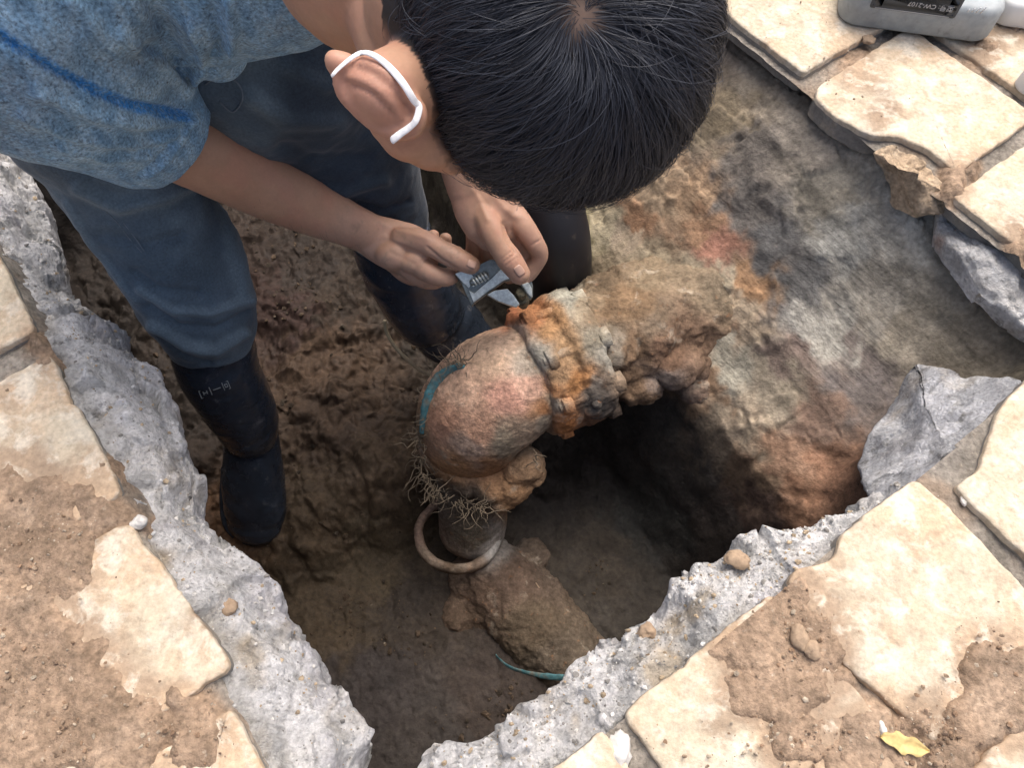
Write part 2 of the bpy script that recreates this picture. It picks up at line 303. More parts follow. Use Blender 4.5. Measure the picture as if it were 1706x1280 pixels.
# scraped clay: shallow grooves along the trench, thin crusts torn off, crumbly clods lower down
st = onb*sstep(900, 500, py_+.0*px_)*sstep(1040, 1180, px_)*(.3+.7*sstep(-.1, .3, fbm(B0, 6, 3, seed=14)))
gro = fbm(np.stack([u*55, v*3.2, u*0], 1), 1, 4, seed=6)
V[:, 2] += st*gro*.0055
crust = sstep(.02, .06, fbm(B0, 8, 5, .6, seed=21))*onb; V[:, 2] += crust*.007
V[:, 2] += (1-st*.8)*(ridge(B0, 26, 4, seed=9)*.0055*(1-.6*onb)+fbm(B0, 60, 4, .6, seed=10)*.006*(1-.5*onb))
V[:, 2] += onb*fbm(B0, 5, 2, seed=31)*.010
soilc = [(1230, 60, .17, .14, .11), (1290, 130, .22, .19, .15), (1340, 240, .27, .24, .20), (1200, 200, .19, .155, .105), (1240, 250, .14, .125, .11), (1150, 330, .30, .21, .135), (1100, 330, .29, .22, .15),
 (1190, 420, .27, .14, .10), (1170, 380, .29, .18, .11), (1240, 340, .13, .12, .11), (1290, 400, .10, .10, .10), (1380, 320, .25, .23, .19), (1330, 480, .12, .12, .12), (1260, 470, .26, .16, .09), (1400, 400, .30, .30, .28), (1450, 480, .32, .30, .26), (1350, 540, .33, .32, .29),
 (1400, 560, .30, .29, .26), (1500, 560, .28, .25, .20), (1600, 580, .26, .23, .18), (1650, 600, .25, .22, .17), (1500, 400, .29, .28, .25), (1560, 470, .26, .24, .20), (1235, 530, .33, .27, .20), (1200, 470, .31, .27, .20), (1080, 450, .32, .27, .19), (1000, 380, .31, .27, .19), (960, 370, .25, .22, .13),
 (1040, 400, .33, .27, .20), (1060, 370, .25, .15, .09), (975, 440, .15, .13, .08), (1000, 460, .20, .16, .11), (1150, 450, .34, .29, .21), (1100, 560, .24, .16, .12), (1210, 600, .31, .295, .245), (1290, 640, .31, .27, .21), (1180, 550, .27, .19, .13),
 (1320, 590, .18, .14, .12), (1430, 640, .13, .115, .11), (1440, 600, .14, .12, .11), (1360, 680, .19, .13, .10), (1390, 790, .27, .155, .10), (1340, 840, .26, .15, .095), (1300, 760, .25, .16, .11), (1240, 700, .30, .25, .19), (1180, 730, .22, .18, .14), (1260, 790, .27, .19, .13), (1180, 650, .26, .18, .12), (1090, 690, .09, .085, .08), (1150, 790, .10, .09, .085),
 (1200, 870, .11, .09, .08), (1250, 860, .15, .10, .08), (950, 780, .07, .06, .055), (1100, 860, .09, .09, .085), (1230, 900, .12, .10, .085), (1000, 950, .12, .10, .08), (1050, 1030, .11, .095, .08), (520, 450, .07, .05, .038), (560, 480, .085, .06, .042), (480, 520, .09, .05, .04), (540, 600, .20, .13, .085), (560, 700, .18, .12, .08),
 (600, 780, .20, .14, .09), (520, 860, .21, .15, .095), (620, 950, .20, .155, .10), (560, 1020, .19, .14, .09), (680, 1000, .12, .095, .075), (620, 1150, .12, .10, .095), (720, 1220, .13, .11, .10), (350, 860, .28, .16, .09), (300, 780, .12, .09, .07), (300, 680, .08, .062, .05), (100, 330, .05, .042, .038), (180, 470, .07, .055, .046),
 (60, 230, .05, .044, .04), (720, 300, .13, .11, .075), (790, 280, .10, .085, .06), (740, 500, .09, .075, .06), (660, 420, .10, .08, .065), (830, 1180, .13, .10, .085)]  # points under the man and beside the left rim are darkened as painted shade
V = V+UH*(fbm(V, 18, 4, seed=12)*.012)[:, None]+VH*(fbm(V, 18, 4, seed=13)*.012)[:, None]
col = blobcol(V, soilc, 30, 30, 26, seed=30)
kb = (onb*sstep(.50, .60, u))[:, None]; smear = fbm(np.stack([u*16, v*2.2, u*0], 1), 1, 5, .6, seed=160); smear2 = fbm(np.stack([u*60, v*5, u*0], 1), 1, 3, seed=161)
col = col*(.36+.61*kb)*np.array([1.02, 1.0, .955])*(1+kb*(np.clip(smear*1.3, -.45, .45)+np.clip(smear2*.6, -.2, .2))[:, None])   # dry scraped bank; floor colour darkened for pit shade as well as damp
V_floor = V[(onb < .5) & (v > 0) & (v < 1.2) & (u > -.25)]
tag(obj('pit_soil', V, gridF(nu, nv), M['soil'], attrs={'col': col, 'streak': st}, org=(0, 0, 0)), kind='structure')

# paving
pav_tiles = []
def in_pit(u0, u1, v0, v1): return u1 > PU0+.02 and u0 < PU1-.02 and v1 > PV0+.02 and v0 < PV1-.1
special = {}
def o_px(lst): return [P(x, y)[:2] if len(q) == 2 else None for q in lst for x, y in [q]]
def pxuv(x, y): w = P(x, y); return (w@UH, w@VH)
T = .8
E_out = [pxuv(1525, 799), pxuv(1575, 842), (.660*T, -.262*T), (.425*T, -.264*T), pxuv(1400, 1100), pxuv(1311, 968), pxuv(1332, 946), pxuv(1384, 936), pxuv(1400, 914), pxuv(1396, 890), pxuv(1450, 850)]
H_out = [pxuv(1503, 50), (1.345*T, .588*T), (1.345*T, .306*T), pxuv(1590, 292), pxuv(1574, 268), pxuv(1545, 246), pxuv(1500, 228), pxuv(1452, 225), pxuv(1400, 196), pxuv(1360, 160), pxuv(1366, 139)]
C_out = [pxuv(196, 872), pxuv(222, 872), pxuv(224, 900), pxuv(262, 930), pxuv(384, 1112), (-.217*T, .300*T), (-.47*T, .300*T), (-.47*T, .543*T)]
F_out = [(.69*T, -.06*T), pxuv(1632, 785), pxuv(1645, 735), pxuv(1660, 690), pxuv(1690, 652), (.93*T, -.010*T), (.93*T, -.262*T), (.69*T, -.262*T)]
rects = []
vl = [(-.62, -.33), (-.295, -.04), (0.0, .262), (.303, .543), (.586, .850), (.899, 1.145), (1.19, 1.45), (1.49, 1.75), (1.79, 2.05)]
for ci, (a, b) in enumerate([(-1.07, -.81), (-.77, -.515), (-.472, -.225)]):
    for (c, d) in vl:
        if ci == 2 and c == .303: rects.append(C_out)
        else: rects.append([(a*T, c*T), (b*T, c*T), (b*T, d*T), (a*T, d*T)])
vr = [(-.54, -.295), (-.262, -.012), (.022, .277), (.306, .585), (.618, .868), (.90, 1.15), (1.18, 1.44), (1.47, 1.73), (1.77, 2.05)]
for ci, (a, b) in enumerate([(1.088, 1.343), (1.375, 1.625), (1.66, 1.91), (1.945, 2.2)]):
    for (c, d) in vr:
        if ci == 0 and c == .306: rects.append(H_out)
        else: rects.append([(a*T, c*T), (b*T, c*T), (b*T, d*T), (a*T, d*T)])
for (c, d) in [(-.262, -.018), (-.54, -.298), (-.83, -.58)]:
    for (a, b) in [(-.19, -.15), (-.12, .118), (.148, .393), (.42, .656), (.69, .93), (.96, 1.06)]:
        if b-a < .05: continue
        if c == -.262 and a == .42: rects.append(E_out)
        elif c == -.262 and a == .69: rects.append(F_out)
        else: rects.append([(a*T, c*T), (b*T, c*T), (b*T, d*T), (a*T, d*T)])
M['tside'] = mat('paving_side', (.25, .235, .21), .9, n1=(30, .2), n2=(200, .2), bump=((80, .4, .003),), tint=[(30, (.36, .30, .22), .5, .65, .6)])
def mudfield(u, v, V3):
    px, py = pix(V3)
    blobs = [(20, 860, 95, 1.1), (90, 920, 70, .9), (0, 920, 70, 1.), (175, 775, 30, .6), (150, 850, 45, .8), (250, 845, 30, .7), (20, 1100, 110, 1.2), (0, 1200, 110, 1.2), (110, 1190, 95, 1.1), (200, 1230, 80, 1.), (60, 1010, 50, .8), (330, 1230, 60, .8), (300, 1170, 38, .7), (240, 1150, 40, .5), (350, 1020, 34, .7), (370, 1070, 30, .8),
      (1290, 1000, 60, 1.2), (1250, 1060, 60, .9), (1330, 1060, 65, 1.2), (1310, 1130, 70, 1.1), (1240, 1150, 50, .8), (1390, 1130, 40, .6), (1330, 1230, 60, .9), (1200, 1200, 40, .4), (1240, 960, 40, .9), (1440, 1240, 60, .9), (1500, 1260, 50, .8), (1540, 1200, 45, .6), (1420, 1270, 60, 1), (1640, 1110, 55, .8), (1690, 1130, 70, .9), (1640, 1180, 60, 1.), (1690, 1190, 50, 1.), (1590, 1250, 50, .9), (1380, 960, 40, .35), (1520, 900, 60, .25),
      (1470, 190, 30, .48), (1450, 130, 30, .4), (1690, 30, 40, .7), (1640, 80, 40, .6), (1420, 110, 45, .5), (1705, 400, 40, .6), (1590, 300, 26, .9), (1630, 270, 22, .5), (1290, 60, 30, .3), (60, 560, 22, .7), (80, 600, 24, .7), (10, 660, 36, .5), (100, 800, 30, .4), (1400, 1090, 24, .7)]
    s = np.zeros(len(u)); wx = fbm(V3, 14, 3, seed=50)*30; wy = fbm(V3+5, 14, 3, seed=51)*30
    for x, y, r, a in blobs: s = np.maximum(s, a*np.exp(-((px+wx-x)**2+(py+wy-y)**2)/(r*r*1.3)))+0.12*a*np.exp(-((px-x)**2+(py-y)**2)/(r*r*2.5))
    return s
pave = empty('pavement', (0, 0, 0), kind='structure')
def tile(out, k):
    out = np.array(out, float)
    c = out.mean(0); a = 0
    for i in range(len(out)):
        p, q = out[i], out[(i+1) % len(out)]; a += p[0]*q[1]-p[1]*q[0]
    if a < 0: out = out[::-1]
    pts = []
    for i in range(len(out)):
        p, q = out[i], out[(i+1) % len(out)]; n = max(1, int(np.linalg.norm(q-p)/.005))
        for j in range(n): pts.append(p+(q-p)*j/n)
    pts = np.array(pts)
    for _ in range(3): pts = (np.roll(pts, 1, 0)+pts*2+np.roll(pts, -1, 0))/4
    p3 = np.stack([pts[:, 0], pts[:, 1], np.full(len(pts), k*1.3)], 1)
    tn = np.roll(pts, -1, 0)-np.roll(pts, 1, 0); nn = np.stack([tn[:, 1], -tn[:, 0]], 1); nn /= np.linalg.norm(nn, axis=1)[:, None]+1e-9
    pts = pts+nn*(fbm(p3, 25, 3)*.0035+fbm(p3, 90, 3)*.0022+np.minimum(fbm(p3, 30, 3, seed=7)+.22, 0)*.012)[:, None]
    m = len(pts); c = pts.mean(0); tilt = RNG.normal(size=2)*.008; dz = RNG.normal()*.0012
    rings = []; rad = np.linalg.norm(pts-c, axis=1).mean()
    for ins, z in [(-.0005, -.034), (0, -.009), (.0002, -.0025), (.0010, -.0008), (.0040, -.0001)]:
        q = pts-nn*ins; rings.append(np.concatenate([q, np.full((m, 1), z)], 1))
    inner = pts-nn*.005
    for f in np.linspace(.965, .03, 24):
        rings.append(np.concatenate([c+(inner-c)*f, np.zeros((m, 1))], 1))
    R = np.concatenate(rings); XY = R[:, :1]*UH+R[:, 1:2]*VH; Z = R[:, 2].copy()
    top = (np.arange(len(R)) >= 2*m)
    q3 = np.stack([XY[:, 0], XY[:, 1], np.full(len(R), k*.37)], 1)
    Z += top*(fbm(q3, 12, 4, seed=40)*.003+ridge(q3, 40, 3, seed=41)*.0009)+dz+(R[:, 0]-c[0])*tilt[0]+(R[:, 1]-c[1])*tilt[1]
    V = np.stack([XY[:, 0], XY[:, 1], Z], 1); nr = len(rings); i = np.arange(nr-1)[:, None]; j = np.arange(m)[None, :]; j2 = (j+1) % m
    F = np.stack([i*m+j, i*m+j2, (i+1)*m+j2, (i+1)*m+j], -1).reshape(-1, 4)
    fm = np.zeros(len(F), np.int32); fm[:m] = 1
    F = F.tolist()+[list(range((nr-1)*m, nr*m))]; fm = np.append(fm, 0)
    cw = c[0]*UH+c[1]*VH; s = mudfield(V@UH, V@VH, V); base = np.tile([.57, .49, .365], (len(V), 1)); g_ = RNG.uniform(.93, 1.05); base = base*g_
    for c_, sc1, sd1, lo_ in (((.47, .37, .26), 16, 140, .12), ((.62, .565, .46), 24, 141, .0), ((.40, .31, .22), 40, 142, .22)):
        d_ = sstep(lo_, lo_+.25, fbm(V, sc1, 4, .6, seed=sd1))[:, None]*.7; base = base*(1-d_)+np.array(c_)*d_
    d_ = sstep(.10, .52, s+fbm(V, 30, 4, .6, seed=143)*.22)[:, None]; base = base*(1-d_)+np.array([.355, .265, .185])*d_
    o = obj('paving_tile', V, F, None, pave, attrs={'col': base}, mats=[M['tile'], M['tside']], fmat=fm, org=(cw[0], cw[1], -.04)); return o
for k, r in enumerate(rects):
    r = np.array(r); c = r.mean(0); cw = c[0]*UH+c[1]*VH; x, y = pix(cw[None]); 
    if -500 < x[0] < 2300 and -450 < y[0] < 1800: tile(r, k)

# mud and mortar sheet: fills the joints and lies over parts of the tiles
for (ur, vr_, name) in (((-.80, PU0+.010), (-.35, 1.5), 'mud_layer'), ((.86, 1.62), (-.62, 1.5), 'mud_layer'), ((PU0+.012, .60), (-.62, -.02), 'mud_layer'), ((.60, .86), (-.62, -.004), 'mud_layer')):
    st_ = .0033; a = np.arange(ur[0], ur[1]+st_, st_); b = np.arange(vr_[0], vr_[1]+st_, st_)
    gu, gv = np.meshgrid(a, b, indexing='ij'); u, v = gu.ravel(), gv.ravel(); V = u[:, None]*UH+v[:, None]*VH
    s = mudfield(u, v, V)
    n = fbm(V, 22, 5, .6, seed=52); thick = sstep(.28, .95, s+n*.42+fbm(V, 110, 3, .6, seed=49)*.14)
    base = -.013+fbm(V, 35, 4, seed=53)*.0035+fbm(V, 6, 3, seed=57)*.004
    z = base+thick*(.0165+.003*fbm(V, 10, 3, seed=54)+ridge(V, 34, 4, seed=55)*.0022+fbm(V, 90, 3, .6, seed=56)*.0016)
    # towards the opening the sheet thins out under the broken slab
    edge = np.maximum(sstep(PU0-.004, PU0+.02, u)*(u < .4), 0)*(v > PV0)*1.
    V[:, 2] = z-edge*.05
    br = np.array([.34, .245, .17]); gr = np.array([.27, .245, .21]); da = np.array([.24, .17, .115]); pk = np.array([.41, .31, .225])
    m = sstep(.15, .5, s+fbm(V, 18, 3, seed=58)*.25)[:, None]; c = gr*(1-m)+br*m; d = sstep(.1, .35, fbm(V, 8, 4, seed=59))[:, None]; c = c*(1-d*.6)+da*d*.6; d = sstep(.05, .4, fbm(V, 13, 4, seed=60))[:, None]; c = c*(1-d*.5)+pk*d*.5*m+gr*d*.5*(1-m)
    F = gridF(len(a), len(b)); px, py = pix(V); keep = (px > -250) & (px < 1960) & (py > -200) & (py < 1500)
    keep &= ~((u < PU1-.012) & (v > PV0) & (v < 1.3)) if ur[0] > .5 else True
    F = F[keep[F].all(1)]; used = np.unique(F); mp = np.zeros(len(V), int); mp[used] = np.arange(len(used))
    tag(obj(name, V[used], mp[F], M['mud'], attrs={'col': c[used]}, org=(0, 0, 0)), kind='stuff', label=None)

# broken concrete base under the paving
def slab_strip(outer, along, fixed, zr, name, col2, zt=-.016):
    O = np.array([P(x, y, zr) for x, y in outer]); seg = [0]+np.cumsum(np.linalg.norm(np.diff(O, axis=0), axis=1)).tolist(); L = seg[-1]; ns = int(L/.0028); tt = np.linspace(0, L, ns)
    O = np.stack([np.interp(tt, seg, O[:, k]) for k in range(3)], 1)
    ou, ov = uv_of(O)
    I = (fixed*UH+ov[:, None]*VH) if along == 'v' else (ou[:, None]*UH+fixed*VH)
    sm = I.copy()
    prof = [(0, zt, 0), (.15, zt, 0), (.3, zt, 0), (.45, zt-.003, 0), (.58, zt-.008, 0), (.7, zt-.014, 0), (.8, zt-.022, 0), (.88, (zt+zr)*.5-.01, 0), (.95, zr*.9+zt*.1, 0), (1, zr, 0), (1, zr-.02, .004), (.96, zr-.05, .01), (.85, zr-.09, .02), (.6, zr-.11, .03)]
    tp = np.linspace(0, 1, 64)*(len(prof)-1); pr = np.array(prof); T_ = np.interp(tp, range(len(prof)), pr[:, 0]); Z_ = np.interp(tp, range(len(prof)), pr[:, 1])
    V = I[:, None, :]*(1-T_)[None, :, None]+O[:, None, :]*T_[None, :, None]; V[:, :, 2] = Z_[None, :]; V = V.reshape(-1, 3); tm = np.tile(T_, ns)
    Pn = V*1.0
    f1, f2, fi = cell(Pn+fbm(Pn, 12, 3)[:, None]*.02, 24, 5); g1, g2, gi = cell(Pn, 60, 6)
    amp = sstep(.2, .7, tm)*1.15+.3
    V[:, 2] += amp*((fi-.5)*.016+fbm(Pn, 14, 4, seed=61)*.020+ridge(Pn, 45, 3, seed=62)*.0035+(gi-.5)*.004)-.004*sstep(.5, .9, tm)
    out = O-I; out[:, 2] = 0; out /= np.linalg.norm(out, axis=1)[:, None]; out = np.repeat(out, 64, 0)
    V += out*(sstep(.7, 1, tm)*(fbm(Pn, 22, 4, seed=63)*.016+(fi-.5)*.014+fbm(Pn, 80, 3, seed=64)*.003))[:, None]
    V[:, 2] = np.minimum(V[:, 2], -.0035)
    pale = np.array([.74, .735, .73]); grey = np.array([.47, .47, .46]); mort = np.array([.31, .295, .26]); tan = np.array([.44, .36, .25]); lil = np.array([.60, .59, .61])
    a = sstep(.3, .75, tm+fbm(Pn, 18, 4, seed=65)*.35)[:, None]; c = mort*(1-a)+pale*a
    for cc, sc_, sd_, lo in ((grey, 16, 66, .05), (tan, 11, 67, .28), (lil, 9, 68, .1)): 
        d = sstep(lo, lo+.2, fbm(Pn, sc_, 4, seed=sd_))[:, None]*.75; c = c*(1-d)+cc*d
    return V, gridF(ns, 64), c
left_edge = [(-160, -60), (-90, 40), (-40, 130), (0, 200), (30, 260), (62, 330), (84, 430), (104, 480), (128, 500), (146, 512), (142, 545), (162, 545), (186, 540), (200, 575), (245, 610), (278, 655), (276, 690), (303, 740), (320, 790), (316, 855), (345, 885), (400, 932), (455, 975), (462, 1020), (500, 1062), (533, 1110), (560, 1150), (598, 1195), (609, 1230), (600, 1275), (606, 1330), (640, 1370)]
right_edge = [(600, 1385), (640, 1330), (682, 1280), (722, 1243), (765, 1240), (850, 1207), (900, 1162), (960, 1112), (990, 1092), (1000, 1066), (1035, 1052), (1080, 1043), (1108, 1000), (1120, 970), (1160, 950), (1202, 944), (1240, 905), (1265, 896), (1330, 880), (1400, 850), (1484, 818), (1540, 812), (1600, 815)]
p1 = slab_strip(left_edge, 'v', PU0-.06, -.085, 'a', None); p2 = slab_strip(right_edge, 'u', PV0-.07, -.06, 'b', None)
for p in (p1, p2): tag(obj('concrete_base', p[0], p[1], M['concrete'], attrs={'col': p[2]}, org=(0, 0, -.1)), kind='structure')

def rock_patch(name, outl, cen, depth, label, cat, material, cfun, amp=.01, rings=26, seed=0, parent=None):
    O = np.array([P(x, y, z) for x, y, z in outl]); n = 220
    k = len(O); seg = np.concatenate([[0], np.cumsum(np.linalg.norm(np.roll(O, -1, 0)-O, axis=1))]); Oc = np.concatenate([O, O[:1]]); tt = np.linspace(0, seg[-1], n, endpoint=False)
    O = np.stack([np.interp(tt, seg, Oc[:, i]) for i in range(3)], 1)
    for _ in range(2): O = (np.roll(O, 1, 0)+2*O+np.roll(O, -1, 0))/4
    C = P(*cen); L = []
    for s, dz in ((.86, -depth), (.96, -depth*.55), (1.01, -depth*.2)): q = C+(O-C)*s; q[:, 2] = O[:, 2]+dz; L.append(q)
    for s in np.linspace(1, .02, rings): q = C+(O-C)*s; L.append(q)
    V = np.concatenate(L); f1, f2, fi = cell(V+fbm(V, 12, 3)[:, None]*.02, 20, 9+seed)
    D = fbm(V, 14, 4, seed=70+seed)*2.0+(fi-.5)*1.2+ridge(V, 40, 3, seed=71)*.35
    V = V+np.stack([fbm(V, 25, 3, seed=74)*amp*.6, fbm(V, 25, 3, seed=75)*amp*.6, D*amp], 1)
    F = gridF(len(L), n).tolist(); nr = len(L)
    F = [list(f) for f in F]+[[i*n+n-1, i*n, (i+1)*n, (i+1)*n+n-1] for i in range(nr-1)]
    F = [f[::-1] for f in F]; F.append(list(range((nr-1)*n, nr*n))); 
    return obj(name, V, F, material, parent=parent, attrs={'col': cfun(V)})
def cpale(V):
    c = np.tile([.42, .43, .45], (len(V), 1))
    for cc, sc_, sd_, lo in (((.27, .27, .28), 9, 80, .0), ((.58, .59, .62), 12, 81, .08), ((.30, .22, .19), 8, 82, .25)): d = sstep(lo, lo+.2, fbm(V, sc_, 4, seed=sd_))[:, None]*.8; c = c*(1-d)+np.array(cc)*d
    return c
def cmud(V):
    c = np.tile([.50, .38, .26], (len(V), 1)); d = sstep(0, .3, fbm(V, 14, 4, seed=83))[:, None]; return c*(1-d*.6)+np.array([.33, .28, .21])*d*.6
o = rock_patch('concrete_chunk', [(1520, 613, -.15), (1600, 625, -.10), (1690, 640, -.04), (1710, 700, -.010), (1690, 780, -.008), (1640, 830, -.012), (1580, 850, -.03), (1530, 840, -.04), (1450, 832, -.11), (1432, 775, -.165), (1445, 728, -.175), (1480, 688, -.18)], (1570, 745, -.055), .02, '', '', M['concrete'], cpale, amp=.010)
tag(o, 'bluish grey broken concrete lump jutting into the right corner of the pit', 'concrete chunk')
o = rock_patch('concrete_slab_piece', [(1567, 340, -.040), (1592, 345, -.034), (1650, 395, -.034), (1760, 500, -.034), (1830, 570, -.034), (1790, 610, -.050), (1706, 547, -.050), (1688, 530, -.049), (1640, 490, -.048), (1622, 462, -.048), (1580, 410, -.046), (1565, 372, -.044)], (1650, 445, -.030), .03, '', '', M['concrete'], lambda V: cpale(V)*1.6*np.array([1.05, 1.02, .95]), amp=.007, seed=2)
tag(o, 'whitish broken slab piece under the tiles at the right edge, above the scraped clay bank', 'concrete slab')
o = rock_patch('mud_clod', [(1452, 262, -.018), (1480, 250, -.010), (1520, 258, -.006), (1552, 285, -.004), (1585, 318, -.004), (1592, 335, -.015), (1570, 354, -.028), (1535, 356, -.036), (1500, 327, -.038), (1470, 295, -.036)], (1530, 304, -.002), .012, '', '', M['mud'], cmud, amp=.011, seed=3)
tag(o, 'brown crumbly mud clod in the curved bite of the cream tile at upper right', 'mud clod')
o = rock_patch('cement_haunch', [(1448, 224, -.010), (1500, 224, -.009), (1550, 244, -.009), (1600, 285, -.010), (1600, 330, -.03), (1560, 330, -.06), (1500, 270, -.06), (1450, 245, -.045)], (1520, 262, -.026), .05, '', '', M['concrete'], lambda V: np.tile([.36, .36, .35], (len(V), 1)), amp=.002, seed=4)
tag(o, 'smooth grey cement edge under the curved bite of the upper right tile', 'cement edge')

# small stones and crumbs that can be picked out
def stone(px, py, z, r, name, label, cat, m, fl=.6, seed=0, asp=(1, 1, 1), lift=.0):
    c = P(px, py, z); V, F = sphere((0, 0, 0), (r*asp[0], r*asp[1], r*fl*asp[2]), nu=26, nv=18)
    f1, f2, fi = cell(V+seed, 1.1/r, seed); V = V*(1+.5*fbm(V+seed*3.1, .8/r, 4, .6)[:, None]+.32*(fi-.5)[:, None]); V, F2 = clean(V, F)
    return tag(obj(name, V+c+np.array([0, 0, r*fl*.6+lift]), F2, m), label, cat)
stone(1625, 82, -.010, .0075, 'stone', 'small pinkish white stone in the joint below the grey case', 'stone', M['stone'], .5, 3, (1, .8, 1))
stone(1447, 68, .0, .0095, 'mud_pellet', 'round tan mud pellet on the tile left of the grey case', 'mud pellet', M['stone2'], .5, 4)
stone(1032, 1252, -.012, .014, 'concrete_chip', 'white concrete chip by the bottom edge beside a muddy tile', 'concrete chip', M['stone'], .6, 5, (.7, 1.3, 1))
stone(234, 873, -.010, .0075, 'mortar_chip', 'bright white mortar chip at the top corner of the left chipped tile', 'mortar chip', M['stone'], .8, 6)
stone(1225, 934, -.048, .012, 'clay_lump', 'orange brown clay lump on the rim of the broken slab at lower right', 'clay lump', M['stone2'], .6, 7, (1.3, .8, 1))
stone(1331, 1062, .004, .011, 'mud_lump', 'largest brown mud lump lying on the muddy tile at lower right', 'mud lump', M['stone2'], .55, 8, (.8, 1.2, 1))
stone(1350, 1085, .004, .009, 'mud_lump', 'small brown mud lump just below the largest one at lower right', 'mud lump', M['stone2'], .55, 9)
stone(1603, 836, -.008, .004, 'white_grain', 'tiny white grain in the joint beside the lower right tiles', 'grain', M['stone'], .8, 10, (.8, 1.4, 1))
stone(1469, 1222, -.0, .006, 'white_grain', 'tiny white grain in the joint near the yellow leaf', 'grain', M['stone'], .8, 11, (.6, 1.5, 1))
stone(1190, 1002, -.045, .014, 'pebble', 'tan rounded pebble set in the white broken rim at lower right', 'pebble', M['stone2'], .6, 12, (1.2, 1, 1)); stone(1076, 1054, -.055, .009, 'pebble', 'small tan pebble on the pit-side edge of the lower right rim', 'pebble', M['stone2'], .7, 13)
stone(384, 1012, -.035, .008, 'pebble', 'small tan pebble in the left broken rim beside the chipped tile', 'pebble', M['stone2'], .6, 14)
# dry leaf
c = P(1503, 1241, .003); t = np.linspace(0, 1, 14); Vl = []
for q in t:
    w = .0085*math.sin(math.pi*min(q*1.02, 1))**.7+.0004
    for s in (-1, -.5, 0, .5, 1): Vl.append(c+np.array([.042*(q-.5), -.012*(q-.5)+s*w*(1+.2*math.sin(q*19)), .003+.003*abs(s)+.002*math.sin(q*9)]))
o = obj('dry_leaf', np.array(Vl), gridF(14, 5), M['leaf']); so = o.modifiers.new('s', 'SOLIDIFY'); so.thickness = .0006
tag(o, 'crumpled yellow dry leaf in the muddy joint at lower right', 'leaf')
# loose crumbs, nobody could count them
Vs, Fs, Cs = [], [], []; o_ = 0
ico = [(0, 0, 1), (.9, 0, .4), (.28, .85, .4), (-.72, .53, .4), (-.72, -.53, .4), (.28, -.85, .4), (.72, .53, -.4), (-.28, .85, -.4), (-.9, 0, -.4), (-.28, -.85, -.4), (.72, -.53, -.4), (0, 0, -1)]
icf = [(0, 1, 2), (0, 2, 3), (0, 3, 4), (0, 4, 5), (0, 5, 1), (1, 6, 2), (2, 7, 3), (3, 8, 4), (4, 9, 5), (5, 10, 1), (6, 7, 2), (7, 8, 3), (8, 9, 4), (9, 10, 5), (10, 6, 1), (11, 7, 6), (11, 8, 7), (11, 9, 8), (11, 10, 9), (11, 6, 10)]
ico = np.array(ico)
def crumbs(n, pick, rlo, rhi, cols):
    global o_
    for _ in range(n):
        p = pick()
        if p is None: continue
        r = rlo*(rhi/rlo)**(RNG.random()**2.5); q = ico*RNG.uniform(.6, 1.2, (12, 1))*np.array([r, r*RNG.uniform(.6, 1), r*.7])
        a = RNG.uniform(0, 6.28); ca, sa = math.cos(a), math.sin(a); q = q@np.array([[ca, sa, 0], [-sa, ca, 0], [0, 0, 1]]); Vs.append(p+q+np.array([0, 0, r*.3])); Fs.extend([(f[0]+o_, f[1]+o_, f[2]+o_) for f in icf]); o_ += 12
        c = np.array(cols[RNG.integers(len(cols))])*RNG.uniform(.8, 1.2); Cs.append(np.tile(c, (12, 1)))
def on_strip(p):
    Vp = p[0]; 
    def f():
        i = RNG.integers(len(Vp)//64)*64+RNG.integers(18, 44); return Vp[i]
    return f
crumbs(1500, on_strip(p1), .0009, .0042, [(.55, .55, .54), (.3, .29, .27), (.45, .36, .25), (.62, .60, .56)]); crumbs(1500, on_strip(p2), .0009, .0042, [(.55, .55, .54), (.3, .29, .27), (.45, .36, .25), (.62, .60, .56)])
mudspots = [(40, 900, 120, 60), (60, 1150, 120, 110), (200, 1220, 130, 60), (1300, 1060, 80, 90), (1360, 1240, 200, 40), (1650, 1130, 60, 80), (1350, 200, 120, 180), (420, 1180, 60, 60), (300, 830, 60, 40), (1560, 1230, 60, 60)]
def onmud():
    x, y, a, b = mudspots[RNG.integers(len(mudspots))]; X = x+RNG.normal()*a*.6; Y = y+RNG.normal()*b*.6; p = P(X, Y, .0035); u, v = uv_of(p)
    if PU0-.01 < u < PU1+.01 and v > PV0: return None
    return p
crumbs(2200, onmud, .0007, .0034, [(.30, .20, .13), (.36, .27, .19), (.24, .17, .12), (.5, .42, .32)])
FV = V_floor; FW = sstep(.0, .3, fbm(FV, 6, 3, seed=201))
def onfloor():
    i = RNG.integers(len(FV)); return FV[i] if RNG.random() < FW[i] else None
crumbs(3000, onfloor, .0015, .009, [(.06, .045, .033), (.08, .058, .040), (.05, .04, .03), (.10, .072, .05)])
tag(obj('crumbs', np.concatenate(Vs), Fs, M['mud'], smooth=False, attrs={'col': np.concatenate(Cs)}, org=(0, 0, 0)), kind='stuff')
